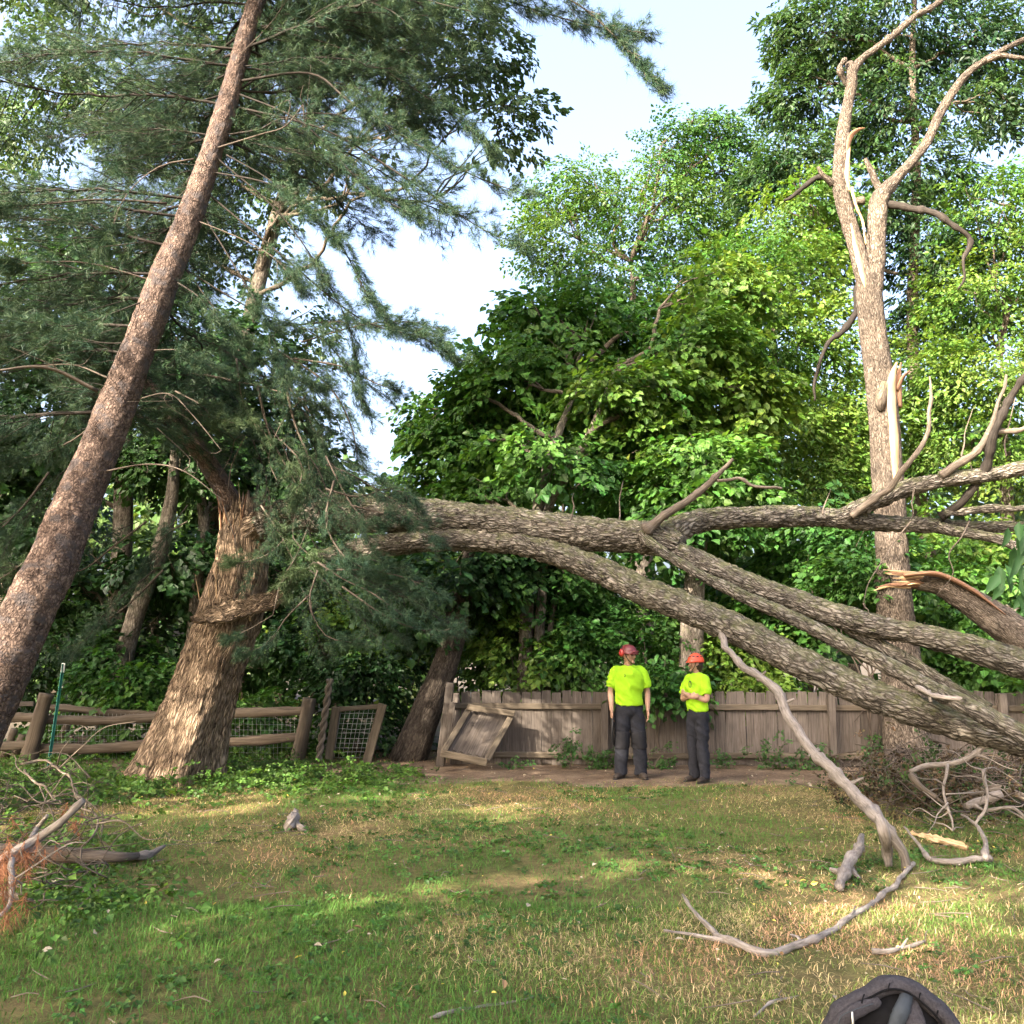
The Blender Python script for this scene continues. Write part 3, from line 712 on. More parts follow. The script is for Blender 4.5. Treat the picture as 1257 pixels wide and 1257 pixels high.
for way, dY, r0, bare in seen:
    i0 = int(np.argmin([abs(P(a, b, y)[2] - P(way[0][0], way[0][1], y)[2]) for a, b, y, d in trunk_px])); Y0 = trunk_px[i0][2]
    pts = [P(a, b, Y0 + dY * k / (len(way) - 1)) for k, (a, b) in enumerate(way)]
    wb = Bag()
    if bare >= .9:
        wb.add(*tube(pts, np.linspace(r0 * .8, r0 * .28, len(pts)), seg=7, step=.08, rn=.16))
        for q in range(3):
            a = pts[r.integers(1, len(pts))]; wb.add(*tube([a, a + r.normal(0, .12, 3), a + r.normal(0, .25, 3)], [.006, .004, .002], seg=4, step=.1))
    else: pine_branch(wb, nb, pts, r0 * .55, r, dens=1.7, bare=bare, nn=22, bs=6, ln=.12)
    wb.build('branch', M['twig_dark'] if bare > .45 else M['shaded_twig'], pine)
# whorls up the trunk: every bough an object of its own, a few shared shapes
def bough_mesh(seed):
    r = np.random.default_rng(seed); wb, nb2 = Bag(), Bag(); L = 3.0
    path = A3([(0, 0, 0), (.8, r.normal(0, .06), .10), (1.7, r.normal(0, .12), .12), (2.5, r.normal(0, .15), .02), (3.0, r.normal(0, .2), .0)])
    wb.add(*tube(path, [.017, .015, .011, .007, .003], seg=6, step=.15, kink=.03)); C = catmull(path, .05); n = len(C); Pt, Dt = [], []
    for k in range(46):
        t = .08 + .92 * (k + r.random()) / 46; i = min(int(t * n), n - 1); sd = 1 if k % 2 else -1
        l = r.uniform(.55, 1.05) * (1.0 - .75 * abs(t - .45)); d = norm(A3([r.uniform(.5, .9), sd * r.uniform(.5, 1.0), r.normal(.02, .16)])); a = C[i]; b_ = a + d * l + A3([0, 0, r.normal(-.03, .06)])
        m_ = (a + b_) / 2 + r.normal(0, .03, 3); wb.add(*tube([a, m_, b_], [.006, .005, .003], seg=3, step=.5, cap=False))
        for q in range(9):
            u = r.uniform(.25, 1.0); off = np.cross(d, r.normal(0, 1, 3)) * r.choice([0, .06, .14]); Pt.append(a + (b_ - a) * u + off); Dt.append(norm(d + off * 4 + r.normal(0, .3, 3)))
        Pt.append(b_); Dt.append(d)
    Pt, Dt = A3(Pt), norm(A3(Dt)); tufts(nb2, Pt, Dt, np.full(len(Pt), .13), r, 20, w=.0042)
    V = np.concatenate(nb2.V); Fq = np.concatenate(nb2.F[3]); col = np.concatenate(nb2.A['col']); V2 = np.concatenate(wb.V)
    return mkmesh('needles', V, Fq, M['needle'], {'col': col}, False), mkmesh('branch', V2, [np.concatenate(f) for f in wb.F.values()], M['shaded_twig'], {'bk': np.concatenate(wb.A['bk'])})
boughs = [bough_mesh(700 + k) for k in range(7)]
def add_bough(p0, az, up, L, parent, roll=0.0):
    k = r.integers(0, len(boughs)); q = (Matrix.Rotation(az, 4, 'Z') @ Matrix.Rotation(-up, 4, 'Y') @ Matrix.Rotation(roll, 4, 'X'))
    o = link('branch', boughs[k][1], parent, p0 - ORG[parent.name]); o.rotation_euler = q.to_euler(); o.scale = (L / 3.0,) * 3
    c = link('needles', boughs[k][0], o); c['kind'] = 'stuff'
BOUGH_GAPS = [P(235, 900, 12.4), P(262, 850, 12.4), P(280, 800, 12.4), G(330, 965)]      # boughs are left out towards the sun so light reaches these points
z = 4.4; nbough = 0
while z < 15.2:
    a0 = r.random() * 6.28; p0 = trunk_at(z)
    for k in range(7):
        az = a0 + k * .9 + r.normal(0, .25); d = A3([math.cos(az), math.sin(az), 0])
        L = (3.5 if z < 11 else 3.5 * (17 - z) / 6) * r.uniform(.6, 1.1)
        end = p0 + d * L
        if end[1] < 5.0 or (d[1] < -.25 and z < 10.5): continue
        ex = end[0] / end[1] * F + CXP
        if ex > 300 and z < 8.0: continue
        smp = p0 + d * L * np.linspace(.3, 1, 6)[:, None]; hit = False
        for tgt in BOUGH_GAPS:
            w_ = smp - tgt; dd = np.linalg.norm(w_ - (w_ @ sun_vec)[:, None] * sun_vec, axis=1); hit |= bool((dd < .75).any())
        if hit: continue
        add_bough(p0, az, r.normal(-.02, .14), L, pine, r.normal(0, .3)); nbough += 1
    z += r.uniform(.28, .42)
nb.build('needles', M['needle'], pine, smooth=False, kind='stuff')

# torn pine limbs hanging over the stump
def hang(label, ways, seed, mat='twig', tint=None, group='torn pine branches caught on the broken stump', dens=1.1):
    r = np.random.default_rng(seed)
    pts0 = P(*ways[0][0][0], ways[0][1]); t = thing('pine_branch', label, 'branch', pts0, group); nb = Bag()
    for way, Y0, dY, r0, bare, ti in ways:
        pts = [P(a, b, Y0 + dY * k / (len(way) - 1)) for k, (a, b) in enumerate(way)]
        wb = Bag()
        if bare >= .95:
            wb.add(*tube(pts, np.linspace(r0, r0 * .4, len(pts)), seg=7, step=.06, rn=.12))
            for q in range(3):
                a = pts[r.integers(1, len(pts))]; e = a + r.normal(0, .16, 3); wb.add(*tube([a, (a + e) / 2 + r.normal(0, .03, 3), e], [.006, .004, .002], seg=4, step=.08))
        else: pine_branch(wb, nb, pts, r0, r, dens=dens, bare=bare, twl=.42, nn=26, tint=ti, bs=6)
        wb.build('branch', M[mat], t)
    if nb.n: nb.build('needles', M['needle'], t, smooth=False, kind='stuff')
    return t
H1 = hang('torn pine limb with pale bare twigs draped over the top of the broken stump',
     [([(315, 470), (330, 530), (350, 570), (370, 605)], 11.9, -.2, .022, .6, .7), ([(350, 470), (362, 520), (378, 560), (380, 590)], 11.8, 0, .02, 1, None), ([(340, 590), (330, 560), (345, 520), (360, 500)], 11.8, 0, .008, 1, None),
      ([(385, 630), (365, 680), (345, 715), (335, 755)], 11.7, -.2, .014, 1, None), ([(280, 600), (285, 570), (300, 535), (288, 540)], 11.9, 0, .009, 1, None), ([(275, 622), (290, 670), (292, 728)], 11.7, 0, .010, 1, None),
      ([(365, 620), (360, 660), (385, 690), (350, 710)], 11.6, -.1, .012, .3, .95), ([(350, 660), (330, 680), (300, 690), (285, 690)], 11.6, -.1, .01, .2, .8), ([(345, 540), (370, 570), (365, 610)], 11.6, 0, .012, .2, .7),
      ([(320, 620), (340, 650), (360, 690), (355, 720)], 11.7, 0, .012, .2, .75), ([(335, 755), (310, 770), (280, 785)], 11.7, 0, .008, .5, .3)], 61, dens=1.2)
H2 = hang('blue green pine spray hanging in front of the fallen trunk',
     [([(400, 560), (420, 600), (440, 630), (470, 650)], 11.3, -.2, .014, .2, .15), ([(410, 590), (400, 640), (420, 680), (450, 700)], 11.2, -.2, .014, .2, .1), ([(430, 620), (470, 630), (500, 640), (535, 665)], 11.2, -.2, .012, .2, .1),
      ([(400, 600), (440, 610), (480, 600), (520, 625)], 11.2, 0, .012, .3, .1)], 62, 'twig_dark')
H3 = hang('low drooping blue green pine branch beneath the fallen trunk',
     [([(390, 690), (420, 710), (460, 730), (500, 760)], 11.2, -.3, .014, .1, .1), ([(400, 700), (450, 700), (500, 710), (540, 730)], 11.2, -.2, .012, .1, .1), ([(390, 700), (380, 740), (400, 780), (440, 790)], 11.3, -.2, .012, .1, .15),
      ([(420, 720), (480, 760), (530, 775), (560, 770)], 11.1, -.2, .012, .1, .1), ([(380, 730), (350, 760), (330, 790), (300, 800)], 11.4, -.1, .01, .3, .2)], 63, 'twig_dark')
H4 = hang('yellow green tufted pine branch beside the upper part of the stump',
     [([(170, 500), (210, 500), (250, 510), (290, 520)], 11.6, -.2, .016, .3, .75), ([(215, 480), (250, 500), (270, 530)], 11.5, 0, .012, .2, .7), ([(290, 440), (300, 500), (330, 540)], 11.7, 0, .014, .2, .55), ([(250, 460), (300, 470), (340, 480), (400, 500)], 11.8, 0, .016, .2, .4)], 64)
H5 = hang('dark pine branch drooping behind the broken stump against the sky',
     [([(340, 430), (400, 470), (430, 520), (440, 570)], 12.2, .2, .02, .2, .2), ([(360, 440), (420, 450), (460, 470), (490, 480)], 12.2, 0, .016, .3, .15), ([(350, 470), (390, 520), (400, 560), (430, 590)], 12.0, 0, .016, .2, .15), ([(370, 420), (440, 400), (500, 395), (545, 405)], 12.3, 0, .014, .3, .1)], 65, 'twig_dark')
H6 = hang('pine branch with dark needles low beside the leaning pine trunk',
     [([(180, 640), (140, 670), (100, 700), (60, 700)], 12.5, 0, .016, .2, .1), ([(60, 580), (30, 620), (0, 650), (-30, 680)], 11.0, -.4, .016, .2, .1), ([(60, 660), (30, 690), (0, 710), (-30, 720)], 10.8, -.2, .012, .2, .85), ([(200, 700), (160, 740), (120, 770), (90, 800)], 12.6, 0, .016, .2, .1),
      ([(140, 500), (90, 540), (40, 560), (-20, 570)], 11.5, 0, .016, .2, .15), ([(230, 640), (200, 660), (180, 700)], 12.8, 0, .012, .2, .1)], 66, 'twig_dark')

# extra drooping boughs on the torn pine limbs, sharing the bough shapes
def droop(t, rows):
    for px, py, Y_, px2, py2, dY, roll in rows:
        a, b_ = P(px, py, Y_), P(px2, py2, Y_ + dY); d = b_ - a; L = np.linalg.norm(d)
        add_bough(a, math.atan2(d[1], d[0]), math.asin(d[2] / L), L, t, roll)
droop(H2, [(400, 570, 11.3, 520, 640, -.3, .5), (390, 600, 11.3, 470, 690, -.4, -.4), (410, 560, 11.4, 500, 610, .2, .2), (380, 560, 11.5, 430, 660, -.2, .8)])
droop(H3, [(385, 690, 11.4, 520, 745, -.3, .4), (380, 700, 11.4, 470, 790, -.5, -.3), (400, 690, 11.5, 560, 770, .2, .1), (370, 720, 11.5, 400, 810, -.2, .7), (390, 680, 11.3, 500, 700, -.2, -.2), (420, 720, 11.2, 500, 790, .3, .3)])
droop(H1, [(330, 520, 11.9, 390, 640, -.3, .6), (310, 540, 11.9, 340, 680, -.3, -.5), (360, 590, 11.8, 400, 720, -.2, .3), (345, 640, 11.7, 300, 720, -.3, .4)])
droop(H5, [(330, 420, 12.3, 440, 560, .2, .4), (340, 440, 12.4, 480, 480, .1, -.3), (330, 430, 12.2, 400, 600, -.2, .2), (350, 400, 12.4, 540, 410, 0, .5), (320, 460, 12.1, 400, 540, -.3, -.6)])
droop(H4, [(170, 490, 11.8, 290, 520, -.3, .4), (200, 460, 11.9, 300, 470, -.3, -.3), (260, 420, 11.9, 350, 500, -.2, .2)])
droop(H6, [(170, 640, 12.5, 60, 700, -.2, .3), (190, 700, 12.6, 90, 800, -.2, -.3), (130, 520, 11.8, 0, 580, 0, .3), (100, 560, 11.5, 0, 680, -.3, .2), (230, 620, 12.9, 170, 720, 0, .2), (60, 680, 11, -30, 740, 0, .2)])
# ------------------------------------------------------------------ broken stump
r = np.random.default_rng(70)
YS = 12.75
base = G(222, 948)
st = thing('broken_stump', 'thick leaning tree stump with torn splintered top and flared roots', 'tree stump', base)
def flare(th, s, z):
    k = np.exp(-np.maximum(z, 0) / .42)
    lob = .5 + .5 * np.cos(5 * th + .7 + .6 * np.sin(2 * th))
    return 1 + k * (.06 + .34 * lob ** 2) + .05 * np.cos(5 * th + .7)
lower = [(214, 956, YS, 92), (227, 915, YS, 88), (245, 862, YS, 82), (260, 815, YS, 78), (276, 770, YS, 76), (286, 738, YS, 76)]
V, Fs, at = ptube(lower, seg=130, step=.03, amp=.045, cell=(.055, .38), seed=3, rn=.06, rfn=flare, endjag=.28)
Bag().add(V, Fs, at).build('trunk', M['bark_stump'], st)
upper = [(280, 780, YS, 64), (289, 735, YS, 68), (295, 700, YS, 66), (298, 665, YS, 60), (302, 632, YS + .1, 46)]
V, Fs, at = ptube(upper, seg=80, step=.03, amp=.06, cell=(.055, .5), seed=8, rn=.16, endjag=.5)
Bag().add(V, Fs, at).build('torn_core', M['bark_stump'], st)
# splinters round the break
for k in range(80):
    th = r.uniform(-3.14, 3.14); zz = r.choice([0, 1, 1, 1, 1])
    a = P(284, 752, YS) + A3([math.cos(th) * .38, math.sin(th) * .36, 0]) if zz == 0 else P(r.uniform(294, 302), r.uniform(635, 690), YS) + A3([math.cos(th) * .26, math.sin(th) * .26, 0])
    L = r.uniform(.2, .65); d = norm(A3([math.cos(th) * .12 + r.normal(0, .12), math.sin(th) * .12 + r.normal(0, .12), 1.]))
    Bag().add(*tube([a - d * .12, a + d * L * .5, a + d * L], [.026, .018, .002], seg=6, step=.05, sq=(1, .4), rn=.3, seed=k)).build('splinter', M['torn'] if r.random() < .3 else M['torn_red'], st)
# bark slab torn sideways
def slab(pts_top, thick, name, mat, parent, rows=3, amp=.02):
    """ragged slab through px rows: list of ((px,py,Y) left edge, (px,py,Y) right edge)"""
    A_ = catmull(A3([P(*a) for a, b in pts_top]), .04); B_ = catmull(A3([P(*b) for a, b in pts_top]), .04); n = min(len(A_), len(B_)); A_ = A_[np.linspace(0, len(A_) - 1, n).astype(int)]; B_ = B_[np.linspace(0, len(B_) - 1, n).astype(int)]
    m = 9; t = np.linspace(0, 1, m)
    top = A_[:, None] * (1 - t)[None, :, None] + B_[:, None] * t[None, :, None]
    top = top + (r.normal(0, amp, (n, m, 1)) * A3([.3, -.7, 1]))
    bot = top + A3([.0, thick, -thick * .4])
    V = np.concatenate([top.reshape(-1, 3), bot.reshape(-1, 3)]); N_ = n * m
    i = np.arange(n - 1)[:, None] * m; k = np.arange(m - 1)[None]
    q = np.stack([i + k, i + k + 1, i + m + k + 1, i + m + k], -1).reshape(-1, 4)
    ed = list(range(m)) + [j * m + m - 1 for j in range(1, n)] + [(n - 1) * m + j for j in range(m - 2, -1, -1)] + [j * m for j in range(n - 2, 0, -1)]
    e = A3(ed); e2 = np.roll(e, -1)
    side = np.stack([e, e2, e2 + N_, e + N_], 1)
    bk = np.stack([np.tile(np.tile(t, n) * .4, 2), np.repeat([0, .05], N_), np.tile(np.repeat(np.arange(n) * .04, m), 2)], 1)
    return Bag().add(V, [q, q[:, ::-1] + N_, side], {'bk': bk}).build(name, mat, parent)
slab([((232, 758, 12.2), (236, 762, 12.2)), ((262, 744, 12.15), (275, 763, 12.15)), ((300, 732, 12.2), (315, 752, 12.2)), ((345, 722, 12.35), (352, 738, 12.35))], .05, 'bark_slab', M['bark_stump'], st, amp=.014)
# short torn limb still standing, leaning up and left
Bag().add(*ptube([(300, 655, 12.9, 34), (280, 610, 12.8, 27), (255, 568, 12.7, 24), (228, 530, 12.6, 23), (205, 500, 12.6, 20), (180, 470, 12.6, 14)], seg=30, step=.04, amp=.012, cell=(.04, .15), seed=12, endjag=.2)).build('limb', M['bark_pine'], st)
# broken bark edge on the right, where the trunk hinged over
Bag().add(*ptube([(300, 660, 12.7, 40), (318, 646, 12.55, 34), (335, 640, 12.5, 30)], seg=40, step=.03, amp=.06, cell=(.05, .4), seed=14, rn=.2, endjag=.35)).build('hinge_wood', M['bark_stump'], st)

# ------------------------------------------------------------------ fallen tree
ft = thing('fallen_tree', 'huge grey fallen tree arching from the stump over the lawn', 'tree', G(1100, 1062))
def fl(spec, name='limb', mat='bark_fallen', seg=64, step=.03, amp=.03, cell=(.045, .12), seed=0, rn=.09, parent=ft, kink=.03, **kw):
    return Bag().add(*ptube(spec, seg=seg, step=step, amp=amp, cell=cell, seed=seed, rn=rn, kink=kink, **kw)).build(name, M[mat], parent)
fl([(318, 648, 12.5, 34), (350, 634, 12.4, 44), (400, 629, 12.25, 50), (450, 630, 12.0, 47), (520, 633, 11.8, 44), (590, 639, 11.55, 41), (695, 654, 11.2, 43), (760, 660, 11.0, 40), (800, 663, 10.85, 40), (835, 672, 10.7, 32)], 'trunk', seg=100, step=.024, seed=21, amp=.04, cell=(.05, .13))
fl([(395, 682, 12.3, 17), (450, 670, 12.05, 27), (520, 664, 11.75, 28), (600, 665, 11.45, 29), (660, 673, 11.15, 29), (730, 697, 10.85, 32), (790, 724, 10.45, 35), (840, 746, 10.15, 37), (900, 774, 9.75, 37), (1000, 821, 9.15, 36), (1100, 867, 8.65, 38), (1200, 898, 8.25, 37), (1300, 925, 7.9, 34), (1400, 962, 7.6, 30), (1520, 1020, 7.2, 20)], seg=80, step=.028, seed=22, amp=.036, cell=(.05, .13))
fl([(785, 664, 10.85, 34), (815, 660, 10.85, 36), (845, 645, 10.9, 30), (880, 637, 11.0, 27), (960, 635, 11.15, 27), (1040, 639, 11.3, 24), (1100, 642, 11.4, 20), (1180, 645, 11.5, 17), (1260, 647, 11.6, 12), (1350, 652, 11.8, 8)], seed=23)
fl([(1015, 638, 11.28, 18), (1060, 618, 11.25, 20), (1105, 601, 11.2, 21), (1150, 591, 11.1, 20), (1210, 585, 11.05, 18), (1260, 575, 11.0, 17), (1350, 555, 10.9, 12)], seed=24)
fl([(1150, 646, 11.42, 14), (1195, 655, 11.3, 13), (1230, 666, 11.2, 12), (1265, 682, 11.1, 12)], seed=25, seg=32, amp=.012)
fl([(1155, 634, 11.4, 12), (1185, 612, 11.2, 10), (1210, 575, 11.0, 10), (1219, 535, 10.8, 9), (1240, 490, 10.7, 9), (1275, 440, 10.5, 7)], 'branch', 'shaded_twig', 24, seed=26, amp=.006, kink=.02)
fl([(1045, 634, 11.1, 9), (1085, 603, 10.95, 8), (1112, 572, 10.8, 7), (1137, 535, 10.75, 5.5), (1143, 500, 10.7, 4.5), (1141, 462, 10.7, 2)], 'branch', 'twig', 20, seed=27, amp=.004, rn=.2, kink=.02)
fl([(790, 652, 10.65, 14), (815, 635, 10.6, 11), (850, 610, 10.55, 9), (880, 585, 10.5, 7), (900, 563, 10.45, 3)], 'branch', 'twig', 20, seed=28, amp=.004, rn=.2, kink=.02)
fl([(880, 590, 10.5, 4), (905, 585, 10.5, 4), (930, 595, 10.45, 4), (960, 600, 10.4, 3.5)], 'branch', 'twig', 10, seed=29, amp=0)
fl([(1155, 584, 11.05, 11), (1190, 562, 10.95, 9), (1215, 530, 10.85, 7), (1225, 500, 10.8, 5), (1235, 460, 10.8, 3)], 'branch', 'twig', 20, seed=30, amp=.004, kink=.02)
fl([(1160, 630, 11.3, 9), (1200, 624, 11.25, 9), (1260, 623, 11.2, 7)], 'branch', 'bark_fallen', 20, seed=31, amp=.004)
fl([(1210, 535, 10.85, 8), (1235, 528, 10.8, 7), (1270, 522, 10.8, 4)], 'branch', 'twig', 12, seed=34, amp=.003)
fl([(800, 662, 10.85, 26), (850, 688, 10.55, 25), (900, 709, 10.25, 25), (980, 740, 9.85, 28), (1060, 763, 9.5, 29), (1120, 774, 9.25, 27), (1180, 789, 9.05, 31), (1257, 814, 8.85, 36), (1340, 845, 8.6, 34), (1440, 900, 8.3, 24)], seg=70, seed=32, step=.03)
fl([(1030, 760, 9.65, 17), (1070, 784, 9.5, 18), (1115, 812, 9.35, 17), (1165, 845, 9.2, 15), (1215, 870, 9.1, 13)], seed=33, seg=40, amp=.016)
fl([(788, 655, 10.7, 14), (810, 672, 10.5, 12), (850, 697, 10.2, 12), (900, 727, 9.9, 15), (960, 752, 9.55, 17), (1020, 780, 9.2, 19), (1080, 814, 8.8, 20), (1136, 842, 8.4, 21), (1184, 863, 8.0, 22), (1241, 893, 7.75, 23), (1340, 945, 7.35, 20), (1430, 1010, 7.1, 14)], seed=35, seg=60, amp=.016, cell=(.035, .11))
g1, g2 = G(1091, 1062), G(1113, 1066)
F_pts = [P(886, 780, 9.72), P(893, 796, 9.5), P(915, 820, 9.2), P(945, 848, 8.85), P(980, 892, 8.5), P(1020, 937, 8.15), P(1060, 977, 7.8), P(1086, 1008, 7.5)]
prop = Bag().add(*tube(F_pts + [g2 + A3([0, 0, -.01])], [pm(d, 8.5) / 2 for d in (11, 8, 9, 11, 12, 12, 14, 12, 8)], seg=28, step=.03, amp=.012, cell=(.03, .2), seed=36, rn=.18, kink=.05)).build('prop_branch', M['deadwood'], ft)
Bag().add(*tube([P(1074, 992, 7.66), P(1084, 1018, 7.42), g1 + A3([0, 0, .12]), g1 - A3([0, 0, .01])], [.035, .042, .04, .03], seg=22, step=.03, amp=.012, seed=37, rn=.18, kink=.02)).build('prop_branch', M['deadwood'], ft)
fl([(1125, 843, 8.3, 5), (1150, 850, 8.1, 5), (1185, 857, 7.95, 6), (1205, 870, 7.85, 4)], 'branch', 'deadwood', 10, seed=38, amp=0)
fl([(1140, 848, 8.2, 5), (1143, 862, 8.15, 4)], 'branch', 'deadwood', 8, seed=39, amp=0)
for (px, py, Y_, ex, ey) in [(960, 866, 8.7, 975, 858), (1005, 920, 8.3, 992, 928), (1045, 962, 7.95, 1060, 955), (930, 835, 9.0, 940, 824)]:
    Bag().add(*tube([P(px, py, Y_), P((px + ex) / 2, (py + ey) / 2, Y_ - .03), P(ex, ey, Y_ - .06)], [.018, .013, .007], seg=9, step=.02, rn=.25, kink=.01, seed=px)).build('stub', M['deadwood'], ft)
# thin loose twigs rising from and hanging off the limbs
r = np.random.default_rng(71)
for (a, b, y, e, f_, dy) in [(1122, 600, 10.9, 1118, 640, -.1), (1118, 640, 10.8, 1060, 740, -.2), (1060, 740, 10.6, 1068, 760, 0), (1190, 640, 11.2, 1150, 730, -.3), (700, 640, 11.0, 705, 605, .2), (760, 640, 11, 765, 590, .3), (1010, 632, 11, 1020, 600, .1), (1180, 560, 11, 1195, 500, .2), (1235, 560, 11, 1245, 480, .2), (1200, 610, 11.2, 1190, 560, 0)]:
    p, q = P(a, b, y), P(e, f_, y + dy)
    Bag().add(*tube(limb_path(p, q, r, .02, .05, 5), [.011, .009, .007, .005, .002], seg=5, step=.05, rn=.2)).build('twig', M['twig'], ft)

# ------------------------------------------------------------------ snapped limb leaning in from the right
sb = thing('snapped_limb', 'thick snapped limb with pinkish pale splintered end crossing the far trunk', 'branch', P(1400, 905, 12.2))
Bag().add(*ptube([(1108, 713, 12.75, 18), (1150, 716, 12.7, 27), (1190, 738, 12.6, 34), (1230, 765, 12.5, 41), (1280, 803, 12.4, 44), (1340, 850, 12.3, 42), (1440, 930, 12.0, 36)], seg=60, step=.03, amp=.022, cell=(.04, .2), seed=45)).build('limb', M['bark_snag'], sb)
for k in range(16):
    x0 = r.uniform(1100, 1150); L = r.uniform(25, 60); dy = r.uniform(-9, 9); yy = 711 + dy * .8
    Bag().add(*tube([P(x0 + 15, yy + 2, 12.66), P(x0 - L * .4, yy + dy * .2, 12.62), P(x0 - L, yy + dy * .5 + r.uniform(-3, 5), 12.6)], [.035, .026, .003], seg=6, step=.05, sq=(1, .5), rn=.25, seed=k)).build('splinter', M['torn'] if r.random() < .5 else M['torn_red'], sb)
Bag().add(*tube([P(1110, 706, 12.55), P(1150, 705, 12.5), P(1190, 722, 12.42), P(1235, 755, 12.3)], [.05, .07, .06, .01], seg=12, step=.04, sq=(.5, 1), rn=.3, seed=3)).build('torn_strip', M['torn_red'], sb)

# ------------------------------------------------------------------ tall bare forked trunk on the right
YT = 13.35
bt = thing('bare_tree', 'tall bare tan trunk forking high up with pale torn strips and stripped limbs', 'tree', gp(1118, YT))
def bl(spec, name='limb', mat='bark_snag', seg=44, step=.035, amp=.016, cell=(.03, .13), seed=0, rn=.10, kink=.025, **kw):
    return Bag().add(*ptube(spec, seg=seg, step=step, amp=amp, cell=cell, seed=seed, rn=rn, kink=kink, **kw)).build(name, M[mat], bt)
def tflare(th, s, z): return 1 + np.exp(-np.maximum(z, 0) / .3) * (.2 + .25 * np.cos(4 * th))
base = gp(1118, YT)
tspec = [(1113, 900, YT, 52), (1106, 820, YT, 48), (1098, 740, YT, 42), (1094, 650, YT, 38), (1088, 560, YT, 37), (1083, 490, YT, 36), (1073, 420, YT, 33), (1067, 365, YT, 32), (1066, 340, YT, 30)]
Bag().add(*tube([base] + [P(a, b, y) for a, b, y, d in tspec], [pm(62, YT) / 2] + [pm(d, y) / 2 for a, b, y, d in tspec], seg=72, step=.03, amp=.016, cell=(.03, .14), seed=50, rfn=tflare)).build('trunk', M['bark_snag'], bt)
bl([(1066, 365, YT, 24), (1053, 318, YT, 21), (1040, 270, YT, 20), (1031, 225, YT, 20), (1034, 170, YT + .1, 18), (1042, 125, YT + .2, 14), (1046, 98, YT + .2, 14), (1043, 78, YT + .2, 12)], seed=51)
bl([(1070, 362, YT, 27), (1076, 305, YT, 25), (1079, 262, YT, 24), (1083, 240, YT, 23), (1105, 216, YT, 14), (1135, 175, YT + .1, 12), (1160, 130, YT + .2, 12), (1185, 95, YT + .2, 10), (1215, 70, YT + .3, 8), (1265, 45, YT + .4, 7)], seed=52)
bl([(1046, 92, YT + .2, 11), (1060, 72, YT + .2, 9), (1090, 48, YT + .2, 8.5), (1125, 18, YT + .2, 8), (1160, -2, YT + .3, 7), (1220, -60, YT + .4, 5)], seed=53, seg=24, amp=.005)
bl([(1040, 105, YT + .2, 8), (1032, 92, YT + .1, 7), (1030, 82, YT + .1, 6), (1038, 72, YT + .1, 6)], seed=54, seg=16, amp=.003)
bl([(1210, 74, YT + .3, 8), (1230, 68, YT + .25, 7), (1262, 72, YT + .2, 5)], seed=55, seg=16, amp=.003)
bl([(1085, 250, YT, 12), (1110, 253, YT - .1, 9), (1145, 263, YT - .2, 8), (1180, 282, YT - .3, 6), (1192, 296, YT - .3, 6), (1182, 318, YT - .3, 4), (1184, 340, YT - .3, 3), (1176, 355, YT - .3, 2)], 'branch', 'shaded_twig', 20, seed=56, amp=.004)
bl([(1060, 246, YT + .1, 12), (1050, 250, YT + .1, 9), (1040, 262, YT + .1, 7)], 'branch', 'bark_dark', 16, seed=57, amp=.003)
bl([(1052, 352, YT + .1, 9), (1050, 385, YT + .1, 8), (1035, 408, YT + .1, 7), (1015, 425, YT + .1, 5), (1002, 470, YT + .1, 4), (1000, 492, YT + .1, 2)], 'branch', 'shaded_twig', 16, seed=58, amp=.003)
bl([(1080, 232, YT, 10), (1070, 210, YT, 8), (1062, 195, YT, 5)], 'branch', 'bark_snag', 16, seed=59, amp=.003)
bl([(1022, 226, YT, 10), (1010, 212, YT - .1, 6), (1004, 205, YT - .1, 4)], 'branch', 'bark_snag', 14, seed=60, amp=.003)
bl([(1020, 222, YT, 7), (1000, 220, YT + .2, 6), (975, 240, YT + .3, 5), (962, 246, YT + .3, 3)], 'branch', 'shaded_twig', 12, seed=61, amp=.003)
bl([(1046, 230, YT - .15, 4), (1050, 250, YT - .2, 3.5), (1060, 270, YT - .2, 3), (1063, 300, YT - .2, 2)], 'bark_strip', 'torn', 8, seed=62, amp=0)
# pale torn strips, proud of the bark
def strip(spec, name='torn_strip', mat='torn', sq=(1, .45), rn=.25, up=(.8, .6, 0), **kw):
    Bag().add(*ptube(spec, seg=18, step=.03, rn=rn, sq=sq, up=up, seed=int(spec[0][0]), **kw)).build(name, M[mat], bt)
strip([(1100, 605, YT - .18, 4), (1099, 565, YT - .19, 15), (1096, 515, YT - .19, 17), (1094, 482, YT - .185, 17), (1096, 462, YT - .17, 12), (1101, 445, YT - .16, 3)])
strip([(1104, 500, YT - .06, 10), (1103, 475, YT - .06, 12), (1104, 458, YT - .06, 8), (1106, 445, YT - .06, 2)], mat='torn_red')
strip([(1101, 480, YT - .1, 8), (1108, 464, YT - .12, 6), (1117, 455, YT - .12, 2)], mat='torn_red')
strip([(1063, 355, YT - .12, 3), (1058, 335, YT - .15, 12), (1051, 305, YT - .145, 10), (1045, 275, YT - .13, 4)])
strip([(1043, 235, YT - .1, 3), (1040, 215, YT - .13, 9), (1041, 195, YT - .12, 7), (1043, 180, YT - .06, 3)])
strip([(1040, 190, YT - .08, 5), (1043, 170, YT - .08, 9), (1052, 160, YT - .1, 5), (1062, 157, YT - .12, 1)], mat='torn_red')
bl([(1086, 470, YT - .17, 10), (1080, 492, YT - .2, 14), (1082, 505, YT - .17, 6)], 'knot', 'bark_dark', 16, seed=63, amp=.006)
